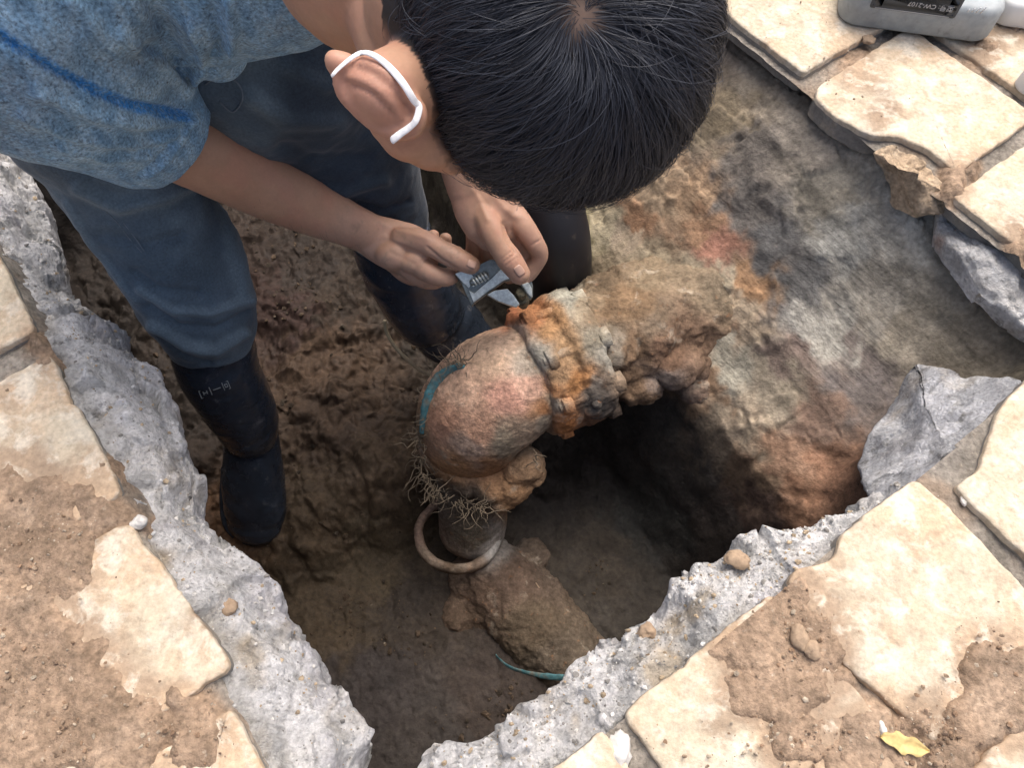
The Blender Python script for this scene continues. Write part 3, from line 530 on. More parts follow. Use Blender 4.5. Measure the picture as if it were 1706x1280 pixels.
# ------------------------------------------------------------------ PIPEWORK
pipec = [(760, 640, .50, .36, .27), (820, 600, .50, .38, .28), (860, 560, .48, .37, .28), (880, 600, .36, .33, .28), (900, 590, .34, .32, .27), (850, 660, .54, .33, .26), (880, 640, .50, .34, .27), (730, 700, .44, .27, .19), (800, 720, .48, .31, .22), (780, 745, .46, .36, .29), (840, 740, .33, .29, .22), (900, 700, .30, .27, .22), (870, 720, .36, .29, .22),
 (760, 780, .40, .24, .13), (820, 790, .38, .22, .12), (870, 780, .42, .27, .16), (850, 820, .37, .22, .12), (880, 520, .36, .17, .08), (855, 530, .30, .12, .06), (920, 540, .34, .20, .10), (950, 580, .31, .20, .11), (930, 620, .36, .23, .13), (960, 640, .38, .19, .08), (930, 650, .37, .19, .09), (920, 670, .34, .29, .22), (945, 700, .42, .18, .07), (980, 700, .28, .16, .10), (900, 690, .38, .20, .10),
 (995, 680, .10, .09, .08), (985, 660, .14, .12, .10), (1000, 570, .27, .24, .18), (1010, 520, .27, .20, .13), (1060, 500, .30, .22, .14), (980, 500, .32, .26, .18), (960, 490, .34, .33, .27), (1010, 580, .34, .32, .27), (1060, 580, .25, .18, .12), (1060, 640, .26, .19, .13), (1110, 600, .25, .17, .12), (1100, 630, .27, .24, .22), (1130, 560, .25, .18, .13), (1090, 540, .28, .23, .17),
 (780, 850, .11, .09, .07), (790, 890, .12, .10, .075), (740, 830, .12, .10, .08), (715, 900, .22, .16, .12), (760, 945, .26, .19, .14), (820, 910, .36, .33, .30), (860, 960, .17, .12, .09), (800, 990, .16, .11, .08), (880, 1050, .17, .13, .09), (920, 1100, .15, .12, .09), (770, 1030, .17, .12, .085), (900, 930, .17, .13, .10), (700, 700, .26, .2, .13)]
zc = -.29
Wp = P(1200, 500, zc-.01); Fl = P(914, 614, zc); dh = nrm((Fl-Wp)*np.array([1, 1, 0])); dn = np.array([0, 0, -1.])
pipe = empty('water_pipe', (Fl[0], Fl[1], zc), 'muddy cast iron pipe with pinkish elbow coming out of the clay bank', 'pipe')
def lumpy(V, F, amp, s=14, seed=0, fine=.0018):
    N = normals(V, F); return V+N*(amp*(fbm(V, s, 4, seed=seed)+.35*ridge(V, s*2.6, 3, seed=seed+1))+fine*fbm(V, 110, 3, .6, seed=seed+2))[:, None]
def part(name, VF, m, parent, amp=0, s=14, seed=0, voxel=None, label=None, cols=pipec, sharp=26, warp=10, fine=.0018, sm=2):
    V, F = VF
    if voxel: V, F = remesh(V, clean(V, F)[1] if isinstance(F, np.ndarray) else F, voxel, sm)
    if amp or fine: V = lumpy(V, F, amp, s, seed, fine)
    if isinstance(F, np.ndarray) and not voxel: V, F = clean(V, F)
    at = {'col': blobcol(V, cols, warp, sharp, 20, seed=seed)} if cols else None
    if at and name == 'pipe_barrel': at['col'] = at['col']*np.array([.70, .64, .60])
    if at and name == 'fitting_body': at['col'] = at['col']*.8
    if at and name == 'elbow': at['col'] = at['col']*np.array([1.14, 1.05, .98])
    o = obj(name, V, F, m, parent, attrs=at)
    if label: o['label'] = label
    return o
# barrel with its crust of earth
crust = [tube([Wp-dh*.12+dn*.02, (Wp+Fl)/2, Fl], [.094, .088, .086], n=60, seg=50)]
for (x, y, z, r) in [(1010, 500, -.245, .050), (975, 505, -.245, .030), (1050, 480, -.245, .05), (1100, 470, -.27, .06), (1020, 580, -.225, .045), (1080, 545, -.23, .055), (1120, 600, -.27, .05), (1060, 640, -.29, .045), (1140, 540, -.26, .06), (1150, 600, -.3, .05), (1010, 640, -.27, .03), (1165, 640, -.32, .045), (1060, 430, -.33, .05), (1010, 450, -.32, .035), (1120, 430, -.31, .05), (1170, 470, -.31, .055), (1205, 540, -.32, .055), (1200, 610, -.34, .045)]:
    crust.append(sphere(P(x, y, z-.008), (r*.88, r*.88, r*.62)))
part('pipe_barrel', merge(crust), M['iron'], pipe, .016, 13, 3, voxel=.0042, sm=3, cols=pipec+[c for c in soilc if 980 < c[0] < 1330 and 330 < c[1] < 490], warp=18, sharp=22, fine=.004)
# elbow
e0 = Fl-dh*.012; R = .088; cen = e0+dh*.060+dn*R; pts = [e0, e0+dh*.03]
for a in np.linspace(0, math.pi/2, 7): pts.append(cen+dh*R*math.sin(a)-dn*R*math.cos(a))
eb = pts[-1]; pts.append(eb+dn*.035); rr = [.078, .084, .088, .092, .095, .095, .094, .092, .090, .086]
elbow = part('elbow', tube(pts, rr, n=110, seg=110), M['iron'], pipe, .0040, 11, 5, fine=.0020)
bot = pts[-1]
# rusty flange pair
def disc(c, ax, r, h, n=64): return tube([c-ax*h/2, c, c+ax*h/2], [r, r*1.015, r], n=n, seg=9, capf=.12)
fl1 = [disc(Fl+dh*.010, dh, .101, .036), disc(Fl-dh*.044, dh, .108, .040), disc(Fl-dh*.018, dh, .098, .06)]
part('flange', merge(fl1), M['iron'], pipe, .0085, 20, 8, voxel=.0038, sm=3)
sd_ = nrm(np.cross(dh, [0, 0, 1])); upv = np.cross(sd_, dh)
for k, a in enumerate([62, 20, 108, 152, -25, -70, 200]):
    a = math.radians(a); c = Fl-dh*.018+(sd_*math.cos(a)+upv*math.sin(a))*.097
    hx = merge([tube([c-dh*.045, c+dh*.045], [.0085]*2, n=12, seg=5, capf=.2), tube([c+dh*.026, c+dh*.040], [.0175]*2, n=6, seg=3, capf=.1), tube([c-dh*.060, c-dh*.044], [.0175]*2, n=6, seg=3, capf=.1)])
    part('bolt', hx, M['iron'], pipe, .002, 60, 20+k, fine=.001)
# dark nut standing at the right of the band
c = P(988, 672, -.27); part('bolt', merge([sphere(c, (.020, .024, .018)), tube([c, c+np.array([.004, -.01, .022])], [.011, .009], n=12, seg=5)]), M['iron'], pipe, .004, 40, 33, label='blackened bolt end at the rusty band')
# lower socket of the elbow with rust crust
lo = [disc(bot+dn*.004, dn, .094, .030)]
for (x, y, z, r) in [(870, 775, -.40, .034), (852, 805, -.43, .036), (820, 800, -.43, .040), (835, 825, -.45, .030), (885, 790, -.42, .022), (780, 795, -.43, .034), (745, 775, -.43, .026)]: lo.append(sphere(P(x, y, z), (r, r, r*.85)))
part('socket', merge(lo), M['iron'], pipe, .0085, 22, 11, voxel=.0038, sm=3)
# spigot going down
sp_end = P(787, 885, -.60); part('spigot', tube([bot, bot+(sp_end-bot)*.5, sp_end], [.066, .064, .060], n=48, seg=40), M['iron'], pipe, .003, 18, 13)
# teal strap and roots round the mouth of the elbow
def arc_on(c, r, a0, a1, n, wob=.003, zo=0, tilt=None):
    out = []
    for a in np.linspace(a0, a1, n): out.append(c+np.array([math.cos(a)*r, math.sin(a)*r, zo])+RNG.normal(size=3)*wob)
    return out
bc = bot+np.array([0, 0, .02])
st_ = [PD(x, y, d) for x, y, d in [(768, 610, 1.155), (745, 622, 1.17), (728, 640, 1.18), (716, 665, 1.19), (709, 692, 1.20), (704, 720, 1.215)]]
o = part('strap', tube(st_, [.007, .011, .012, .011, .009, .005], n=10, seg=40, asp=.35), M['teal'], pipe, .001, 60, 15, cols=None)
Vs, Fs = [], []
rp = []
def root(p, d, L, r): 
    pts_ = [p]; d = nrm(d)
    for k in range(6): d = nrm(d+RNG.normal(size=3)*.45); pts_.append(pts_[-1]+d*L/6)
    rp.append(tube(pts_, [r, r*.9, r*.8, r*.7, r*.6, r*.5, r*.25], n=5, seg=13, cap=False))
for k in range(150):
    a = RNG.uniform(0, 1); q = catmull([PD(x, y, d) for x, y, d in [(772, 604, 1.15), (735, 640, 1.18), (708, 690, 1.21), (698, 740, 1.235), (706, 790, 1.25), (726, 815, 1.25), (775, 838, 1.25), (815, 842, 1.25)]], 60)[int(a*59)]
    root(q+RNG.normal(size=3)*.004, np.array([RNG.normal()*.5-.1, -1 if a > .25 else 1, RNG.normal()*.5]), RNG.uniform(.02, .06), RNG.uniform(.0005, .0013))
for (x, y, d) in [(892, 760, 1.2), (893, 770, 1.2), (770, 606, 1.14), (768, 612, 1.14), (690, 735, 1.23)]:
    for k in range(3): root(PD(x, y, d), RNG.normal(size=3), .03, .001)
V, F = merge([(v, f) for v, f in rp]); o = obj('root_tangle', V, F, M['straw'], pipe); o['kind'] = 'stuff'
# loose collar ring
rc = P(764, 888, -.585); nr_ = nrm(np.array([.05, .25, 1.0])); ax1 = nrm(np.cross([0, 1, 0], nr_)); ax2 = np.cross(nr_, ax1)
prof = [(.064, .006), (.069, .012), (.077, .011), (.081, .002), (.079, -.010), (.070, -.014), (.065, -.006)]
n = 120; th = np.linspace(0, 2*math.pi, n, endpoint=False); V = np.array([rc+(ax1*math.cos(t)+ax2*math.sin(t))*r+nr_*h for t in th for r, h in prof]); m = len(prof)
F = np.array([[i*m+j, ((i+1) % n)*m+j, ((i+1) % n)*m+(j+1) % m, i*m+(j+1) % m] for i in range(n) for j in range(m)])
V = lumpy(V, F, .0028, 30, 40, .0008)
tag(obj('pipe_collar', V, F, M['iron'], attrs={'col': blobcol(V, [(700, 880, .27, .19, .145), (730, 930, .30, .23, .17), (780, 945, .30, .22, .16), (820, 905, .44, .42, .39), (760, 940, .18, .13, .09)], 8, 20, 20)}), 'round iron collar ring hanging open below the elbow', 'pipe collar')
# lower fitting on the pit floor
l0 = P(812, 950, -.66); l1 = P(980, 1135, -.70)
lp = [tube([l0, (l0*.6+l1*.4), l1], [.066, .080, .070], n=40, seg=20), sphere(P(800, 965, -.66), (.06, .05, .05)), sphere(P(768, 1025, -.68), (.044, .044, .04)), sphere(P(805, 1010, -.67), (.05, .045, .04)), sphere(P(885, 925, -.665), (.036, .03, .03)), sphere(P(866, 948, -.67), (.045, .04, .035))]
fit = empty('pipe_fitting', tuple(l0), 'mud covered lower pipe fitting lying on the floor of the pit', 'pipe fitting')
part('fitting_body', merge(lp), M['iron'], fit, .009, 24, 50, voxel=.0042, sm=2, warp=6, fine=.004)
w = [PD(x, y, d) for x, y, d in [(893, 972, 1.39), (906, 992, 1.39), (914, 1010, 1.385), (931, 1026, 1.385), (944, 1043, 1.38), (957, 1050, 1.38)]]
part('wire', tube(w, [.0012]*6, n=6, seg=30), M['stone2'], fit, 0, cols=None, fine=0, label='pale wire along the fitting')
w = [PD(x, y, d) for x, y, d in [(820, 1085, 1.40), (845, 1110, 1.365), (880, 1122, 1.335), (915, 1128, 1.32), (950, 1130, 1.32), (985, 1132, 1.32)]]
part('strap', tube(w, [.002, .003, .004, .006, .0065, .006], n=10, seg=30, asp=.35), M['teal'], fit, .001, 60, 51, cols=None)
# smooth black cylinder for an unidentified dark shape behind the flange
V, F = tube([P(905, 300, -.12), P(925, 400, -.2), P(935, 480, -.32), P(930, 560, -.5)], [.050, .056, .050, .05], n=40, seg=40); V, F = clean(V, F)
tag(obj('black_cylinder', V, F, M['rubber2']), 'unidentified smooth black cylinder between the left hand and the clay bank', 'cylinder')

# ------------------------------------------------------------------ GREY CASE and white things at the top right
def rbox(c, half, rad, frame, ns=10, zr=None):
    """box with rounded vertical corners and softened top rim"""
    out = []; hx, hy, hz = half
    for cx, cy, a0 in ((hx-rad, hy-rad, 0), (-hx+rad, hy-rad, 90), (-hx+rad, -hy+rad, 180), (hx-rad, -hy+rad, 270)):
        for a in np.linspace(a0, a0+90, ns): a_ = math.radians(a); out.append((cx, cy, math.cos(a_), math.sin(a_)))
    prof = [(-1, -.010), (-.93, -.002), (-.8, 0), (.62, .0), (.85, -.003), (.96, -.008), (1, -.016)]; V = []
    for z, ins in prof: V += [[cx+nx*(rad+ins), cy+ny*(rad+ins), z*hz] for cx, cy, nx, ny in out]
    V = np.array(V); m = len(out); nr = len(prof); F = [(i*m+j, i*m+(j+1) % m, (i+1)*m+(j+1) % m, (i+1)*m+j) for i in range(nr-1) for j in range(m)]
    F += [tuple(range(m))[::-1], tuple(range((nr-1)*m, nr*m))]
    return np.asarray(c)+V@np.asarray(frame), F
ax = nrm((P(1640, 52, .03)-P(1420, 22, .03))*[1, 1, 0]); ay = np.cross([0, 0, 1], ax)
a_l, a_r = P(1408, 0, .03), P(1692, 0, .03); hw = np.linalg.norm(P(1672, 40, .03)-P(1412, 10, .03))/2
cl = (P(1420, 30, .03)+P(1650, 60, .03))/2; cc = cl+ay*.105; cc[2] = .030
case = empty('tool_case', (cc[0], cc[1], .004), 'grey plastic case with a dark label plate lying on the tiles at the top right', 'case')
tl = math.radians(8); az = np.array([0, 0, 1.]); frm = [ax, ay, az]
V, F = rbox(cc, (hw, .088, .027), .030, frm); obj('case_shell', V, F, M['case'], case)
V, F = rbox(cc+np.array([0, 0, .0285]), (hw*.72, .062, .0035), .018, frm); obj('lid_panel', V, F, M['case'], case)
# label plate on the sloped rim side facing the pit
def onfront(px, py):                    # front side of the case
    r = ray(px, py); o = np.array([0, 0, HC]); t = ((cc-ay*.0882-o)@ay)/(r@ay); return o+r*t
lpn = onfront(1528, 2); pz = abs((onfront(1528, 22)-lpn)[2]); ff = [-ax, -az, -ay]; V, F = rbox(lpn, (.060, pz, .0009), .004, ff); lab = obj('label_plate', V, F, M['labelp'], case)
for s in (-1, 1):
    pass
V, F = box(lpn-az*(pz*.93)-ay*.0007, (.052, .0004, .0004), [ax, az, ay]); obj('label_border', V, F, M['labelw'], lab)
tc_ = bpy.data.curves.new('tmp', 'FONT'); tc_.body = '型号: CW-2107'; tc_.size = .0096; tc_.align_x = 'CENTER'; tc_.align_y = 'CENTER'; tc_.extrude = .0002
to = bpy.data.objects.new('tmp', tc_); SC.collection.objects.link(to); ev = to.evaluated_get(bpy.context.evaluated_depsgraph_get()); tm_ = bpy.data.meshes.new_from_object(ev); bpy.data.objects.remove(to)
TV = np.array([v.co[:] for v in tm_.vertices]); TF = [tuple(p.vertices) for p in tm_.polygons]; TV[:, 2] += .0012
fr2 = np.array(ff); obj('label_text', onfront(1551, 9)-ay*.0002+TV@fr2, TF, M['labelw'], lab, smooth=False)
for k in range(4):
    V, F = box(onfront(1638-k*8, 16)-ay*.0006, (.0008, .0022+.0012*(3-k), .0006), np.array([nrm(ax-az*.3), nrm(az+ax*.3), ay])); obj('grip_rib', V, F, M['labelw'], case)
c = P(1712, 8, .02); V, F = rbox(c, (.042, .03, .02), .018, frm); tag(obj('white_box', V, F, M['whitep']), 'white plastic container cut off by the frame beside the grey case', 'container')
c = P(1722, 134, .012); V, F = tube([c-np.array([0, 0, .010]), c+np.array([0, 0, .014])], [.020, .019], n=40, seg=6, capf=.2); V, F = clean(V, F); tag(obj('plastic_cup', V, F, M['whitep']), 'round white cup in the joint at the right edge, below the grey case', 'cup')
# ------------------------------------------------------------------ THE MAN
from mathutils.bvhtree import BVHTree
RT, UPC, BK = np.array([1., 0, 0]), np.array([0, cT, sT]), np.array([0, -sT, cT])     # right, up, back of the viewing direction
def cv(x, y, z): return nrm(x*RT+y*UPC+z*BK)
def ch(lst): return [PD(x, y, d) for x, y, d in lst]
hA = cv(.55, -.70, .45); hE = cv(.80, .40, -.42); hE = nrm(hE-hA*(hE@hA)); hF = np.cross(hE, hA)      # head: crown, right-hand side, face
HCN = PD(903, 32, .465); AX = np.array([.078, .095, .106]); FR = np.array([hE, hF, hA])
body = []
body.append(sphere(HCN, AX, FR, 48, 32))
body.append(sphere(HCN-hA*.062+hF*.030, (.060, .068, .062), FR, 32, 24))          # jaw
body.append(sphere(HCN-hA*.112+hF*.055, (.030, .026, .020), FR, 24, 16))          # chin
body.append(tube([HCN-hA*.015+hF*.094, HCN-hA*.035+hF*.108, HCN-hA*.052+hF*.112], [.008, .012, .013], n=14, seg=12))   # nose
for s in (-1, 1):
    body.append(sphere(HCN-hA*.055+hF*.078+hE*s*.038, (.024, .02, .02), FR, 20, 14)); body.append(sphere(HCN-hA*.002+hF*.092+hE*s*.030, (.026, .008, .007), FR, 20, 14))
    body.append(sphere(HCN-hA*.082+hF*(.096+.001*s), (.022, .008, .0045), FR, 18, 12))
# ears
def ear(c, L, Wd, N):
    fr = np.array([L*.86, Wd*.66, N*.84]); q = [sphere(c, (.033, .0185, .0070), fr, 28, 18)]
    rim = [(-.026, -.006, .000), (-.020, .013, .004), (-.002, .020, .006), (.018, .019, .006), (.031, .006, .006), (.030, -.010, .004), (.018, -.017, .002)]
    q.append(tube([c+np.array(p)@fr for p in rim], [.0058, .0052, .0048, .0048, .0050, .0044, .003], n=12, seg=40))
    q.append(tube([c+np.array(p)@fr for p in [(-.016, -.004, .007), (0, -.002, .011), (.012, -.001, .011), (.022, .002, .007)]], [.003, .0038, .0034, .0025], n=12, seg=24))
    q.append(sphere(c+np.array([-.028, .0, .002])@fr, (.011, .011, .008), fr, 18, 12)); return q
Le = nrm(PD(694, 188, .43)-PD(594, 112, .425)); Ne = nrm(-hE*.75+BK*.45-hF*.1); We = nrm(np.cross(Ne, Le)); Ne = np.cross(Le, We)
earc = PD(630, 153, .420); body += ear(earc, Le, -We, Ne)
body.append(tube([HCN-hE*.060-hA*.075+hF*.02, HCN-hE*.066-hA*.03+hF*.035, HCN-hE*.058-hA*.002+hF*.045], [.030, .029, .024], n=24, seg=24))
body.append(sphere(HCN-hE*.074-hA*.03, (.02, .04, .04), FR, 20, 14)); 
body.append(sphere(PD(686, 208, .462), (.022, .022, .022), None, 24, 16)); body.append(sphere(PD(718, 236, .470), (.017, .017, .018), None, 24, 16)); body.append(tube([PD(655, 190, .458), PD(700, 225, .470), PD(760, 262, .482)], [.018, .018, .012], n=20, seg=14))
body.append(tube([earc-Ne*.0, earc-Ne*.02+hE*.02, HCN-hE*.05-hA*.02], [.020, .026, .03], n=20, seg=16))
mir = HCN+hE*.084-hA*.02; body += ear(mir, hA, hF, hE)
# neck and the trunk inside the shirt
body.append(tube([HCN-hA*.05-hF*.03, PD(610, -60, .52), PD(540, -190, .56), PD(400, -240, .62)], [.062, .058, .062, .09], n=36, seg=30))
body.append(tube(ch([(400, -240, .62), (250, -260, .68), (120, -60, .82), (150, 60, .9)]), [.09, .10, .09, .08], n=24, seg=20))
body.append(tube(ch([(150, 60, .9), (230, 330, .98), (345, 540, 1.13), (400, 720, 1.33)]), [.06, .06, .045, .035], n=20, seg=24)); body.append(tube(ch([(150, 60, .9), (470, 60, .88), (600, 285, 1.15), (730, 520, 1.36)]), [.06, .07, .055, .035], n=20, seg=24))
# right arm (on the left of the photo)
body.append(tube(ch([(250, -230, .66), (60, -70, .64), (150, 110, .75), (270, 215, .86), (340, 252, .905), (395, 282, .945), (460, 317, .99), (530, 351, 1.04), (575, 371, 1.065), (616, 390, 1.09)]), [.06, .055, .050, .048, .0475, .0455, .0415, .0355, .0310, .0285], n=36, seg=110))
# right hand
body.append(tube(ch([(606, 386, 1.085), (640, 402, 1.09), (680, 417, 1.095), (712, 428, 1.10)]), [.028, .034, .037, .031], n=32, seg=24, ref=cv(0, 0, 1), asp=[.8, .62, .6, .6]))
def finger(lst, r, n=20): return tube(ch(lst), r, n=n, seg=len(lst)*8, capf=.95)
body.append(finger([(668, 396, 1.075), (704, 402, 1.065), (732, 416, 1.058), (757, 429, 1.058), (785, 442, 1.062)], [.015, .0165, .0152, .0158, .0130]))      # thumb
body.append(sphere(PD(690, 436, 1.075), (.022, .018, .016), None, 20, 14)); body.append(sphere(PD(655, 425, 1.08), (.026, .022, .02), None, 20, 14))
body.append(finger([(690, 436, 1.08), (718, 456, 1.073), (746, 462, 1.082), (757, 447, 1.105), (762, 420, 1.115)], [.016, .0145, .0128, .0115, .0095]))      # index
body.append(finger([(672, 440, 1.09), (700, 462, 1.095), (728, 466, 1.115), (740, 436, 1.14), (742, 398, 1.125)], [.015, .0140, .0125, .011, .0095]))
body.append(finger([(655, 436, 1.10), (678, 458, 1.115), (702, 460, 1.14), (714, 430, 1.155), (722, 392, 1.135)], [.014, .0130, .0115, .0105, .009]))
body.append(finger([(642, 428, 1.11), (660, 446, 1.13), (680, 448, 1.15), (690, 422, 1.155), (698, 400, 1.14)], [.012, .011, .010, .0095, .008]))
# left arm and hand (beside the head)
body.append(tube(ch([(560, -190, .60), (800, -260, .80), (770, 60, .93), (762, 170, .98), (765, 235, 1.005), (772, 280, 1.02), (784, 318, 1.03)]), [.05, .045, .042, .036, .033, .0300, .0300], n=32, seg=70, ref=cv(0, 0, 1), asp=[1, 1, 1, .9, .85, .8, .75]))
body.append(tube(ch([(782, 308, 1.03), (800, 338, 1.035), (820, 364, 1.045), (832, 384, 1.055)]), [.030, .0385, .0420, .036], n=32, seg=24, ref=cv(0, 0, 1), asp=[.7, .56, .5, .45]))
body.append(finger([(800, 345, 1.03), (817, 378, 1.028), (832, 408, 1.030), (849, 433, 1.036), (866, 457, 1.045)], [.016, .0175, .0160, .0172, .0145]))      # thumb
body.append(finger([(852, 352, 1.05), (872, 378, 1.05), (890, 405, 1.06), (898, 426, 1.075), (884, 452, 1.088), (872, 466, 1.092)], [.0165, .0160, .0140, .0130, .0115, .010]))
body.append(finger([(838, 362, 1.055), (862, 400, 1.075), (876, 432, 1.10), (862, 455, 1.115), (848, 462, 1.12)], [.0155, .0145, .0130, .0115, .010]))
body.append(finger([(812, 376, 1.06), (812, 405, 1.09), (818, 432, 1.115), (834, 446, 1.13)], [.0145, .0130, .0115, .010]))
body.append(finger([(792, 372, 1.06), (790, 398, 1.09), (789, 422, 1.115), (800, 440, 1.13)], [.0135, .0120, .0105, .009]))
BV, BF = merge(body); BV, BF = remesh(BV, BF, .0021, 4, .5)
N = normals(BV, BF)
x, y = pix(BV); q = (BV-HCN)@FR.T/AX
# knuckle and wrist creases, tendons
def crease(px, py, ang, w, L, dep):
    global BV
    a = math.radians(ang); ux, uy = math.cos(a), math.sin(a); dx = (x-px)*ux+(y-py)*uy; dy = -(x-px)*uy+(y-py)*ux
    m = np.exp(-(dx/w)**2)*np.exp(-(dy/L)**4)*(N@BK > .1); BV = BV-N*(m*dep)[:, None]
for c_ in [(756, 428, 25, 1.3, 14, .0011), (752, 426, 25, 1.1, 12, .0009), (760, 431, 28, 1.1, 12, .0009), (848, 430, 55, 1.3, 15, .0011), (843, 426, 55, 1.1, 14, .0009), (852, 436, 55, 1.1, 14, .0009), (893, 404, 60, 1.5, 10, .0012)]: crease(*c_)
for l_, w_, a_ in [([(632, 372), (670, 384), (712, 398)], 5, .0011), ([(640, 395), (680, 408), (710, 425)], 4, .0008), ([(650, 420), (690, 440)], 4, -.0008), ([(712, 412), (735, 432), (760, 448)], 2.5, -.0016), ([(780, 300), (800, 335), (812, 366)], 5, .0012), ([(800, 300), (830, 335), (852, 360)], 5, .0012), ([(790, 310), (815, 345)], 4, -.0007), ([(838, 372), (846, 400), (858, 420)], 3, -.0016), ([(845, 350), (862, 362)], 6, .0012), ([(735, 395), (745, 402)], 3, -.0006),
    ([(578, 128), (605, 134), (632, 152), (655, 178), (668, 196)], 4.5, .0016), ([(590, 143), (615, 152), (636, 170), (655, 190)], 4, -.0022), ([(596, 112), (625, 124), (655, 148), (676, 176)], 5, -.0020), ([(592, 104), (615, 104), (645, 122), (672, 150), (688, 178)], 4, .0012)]:
    l_ = np.array(l_, float); best = np.full(len(x), 1e9)
    for p_, q_ in zip(l_[:-1], l_[1:]):
        v_ = q_-p_; t_ = np.clip(((x-p_[0])*v_[0]+(y-p_[1])*v_[1])/(v_@v_), 0, 1); best = np.minimum(best, np.hypot(x-p_[0]-t_*v_[0], y-p_[1]-t_*v_[1]))
    BV = BV+N*(a_*(.6 if l_[0, 1] < 250 else 1.3)*np.exp(-(best/w_)**2)*(N@BK > 0)*(((BV-np.array([0, 0, HC]))@(-BK) < .5) == (l_[0, 1] < 250)))[:, None]
BV = BV+N*(fbm(BV, 60, 3, seed=90)*.0006)[:, None]
skin = np.array([.43, .248, .160]); red = np.array([.46, .215, .150]); pale = np.array([.52, .31, .21]); hairc = np.array([.022, .018, .018])
m1 = sstep(-.1, .35, fbm(BV, 22, 3, seed=91))[:, None]; C = skin*(1-m1*.35)+red*m1*.35
m2 = sstep(.0, .4, fbm(BV, 13, 3, seed=92))[:, None]; C = C*(1-m2*.25)+pale*m2*.25
handm = sstep(1.0, 1.05, (BV-np.array([0, 0, HC]))@(-BK))[:, None]*.45; C = C*(1-handm)+np.array([.40, .25, .185])*handm
C = C*(1-(sstep(1.0, 1.06, (BV-np.array([0, 0, HC]))@(-BK))*sstep(.12, .4, fbm(BV, 55, 4, .6, seed=94)))[:, None]*.45)+(np.array([.20, .14, .10])*(sstep(1.0, 1.06, (BV-np.array([0, 0, HC]))@(-BK))*sstep(.12, .4, fbm(BV, 55, 4, .6, seed=94)))[:, None]*.45)
# arms tanned
# hairline: everything on the skull right of this line and off the face
hl_y = np.array([-400, -150, 0, 60, 100, 150, 190, 225, 255, 290, 330, 400]); hl_x = np.array([470, 540, 600, 640, 668, 702, 712, 720, 732, 764, 820, 900])
depth_ = (BV-np.array([0, 0, HC]))@(-BK); onhead = (depth_ < .62) & (np.linalg.norm(q, axis=1) < 1.22) & (np.abs(((BV-earc)@Ne)) > -9)
def hairy(Vp, qq): 
    xx, yy = pix(Vp); vis = ((Vp-np.array([0, 0, HC]))@(-BK)) < .50
    return np.where(vis, xx-np.interp(yy, hl_y, hl_x), 40.)*((qq[:, 1] < .62) | (qq[:, 2] > .45))*(qq[:, 2] > -.62)
de = (BV-earc); isear = (np.abs(de@Le) < .030) & (np.abs(de@We) < .019) & (de@Ne > -.004)
hm = sstep(-16, 26, hairy(BV, q)+fbm(BV, 120, 2, seed=93)*14)*onhead*(~isear)
WH = None
def hit(px, py):                       # sight line against the skull ellipsoid
    o = np.array([0, 0, HC]); r = ray(px, py); a = (r@FR.T)/AX; b = ((o-HCN)@FR.T)/AX; A_, B_, C_ = a@a, 2*a@b, b@b-1; D_ = B_*B_-4*A_*C_
    return o+r*((-B_-math.sqrt(max(D_, 0)))/(2*A_))
WH = hit(966, 28); dw = np.linalg.norm(BV-WH, axis=1); sc_ = np.array([.20, .135, .10]); k = np.exp(-(dw/.011)**2)[:, None]
hc_ = hairc*(1-k)+sc_*k; C = C*(1-hm[:, None])+hc_*hm[:, None]
er = (isear*sstep(-.004, .006, de@Ne))[:, None]*.35; C = C*(1-er)+np.array([.50, .25, .19])*er
man = empty('person', tuple(P(420, 760, -.6)), 'man in grey blue knit shirt and dark jeans bending over the pit, turning a bolt', 'person')
obj('body', BV, BF, M['skin'], man, attrs={'col': C})
bvh = BVHTree.FromPolygons(BV.tolist(), BF.tolist() if isinstance(BF, np.ndarray) else BF)
def onskin(px, py, lift, dfl): 
    r = ray(px, py); h = bvh.ray_cast(Vector((0, 0, HC)), Vector(r.tolist()))
    if h[0] is None or abs(np.linalg.norm((np.array(h[0])-[0, 0, HC]))/np.linalg.norm(r)-dfl) > .08: return PD(px, py, dfl)
    return np.array(h[0])-nrm(r)*lift
# finger nails
def nail(px, py, ang, w, l, d):
    a = math.radians(ang); rows = []
    for i in np.linspace(-1, 1, 9):
        for j in np.linspace(-1, 1, 7):
            s = (1-abs(i)**3*.25); X = px+math.cos(a)*i*l-math.sin(a)*j*w*s; Y = py+math.sin(a)*i*l+math.cos(a)*j*w*s; rows.append(onskin(X, Y, .0005+.0004*(1-j*j), d))
    V = np.array(rows); o = obj('nail', V, gridF(9, 7), M['nail'], man); s = o.modifiers.new('s', 'SOLIDIFY'); s.thickness = .0006
M['nail'] = mat('finger_nail', (.50, .31, .23), .35, n1=(60, .1), n2=(0, 0), bump=(), spec=.5)
nail(786, 440, 25, 6.5, 7.5, 1.05); nail(865, 451, 55, 7.5, 9, 1.03)
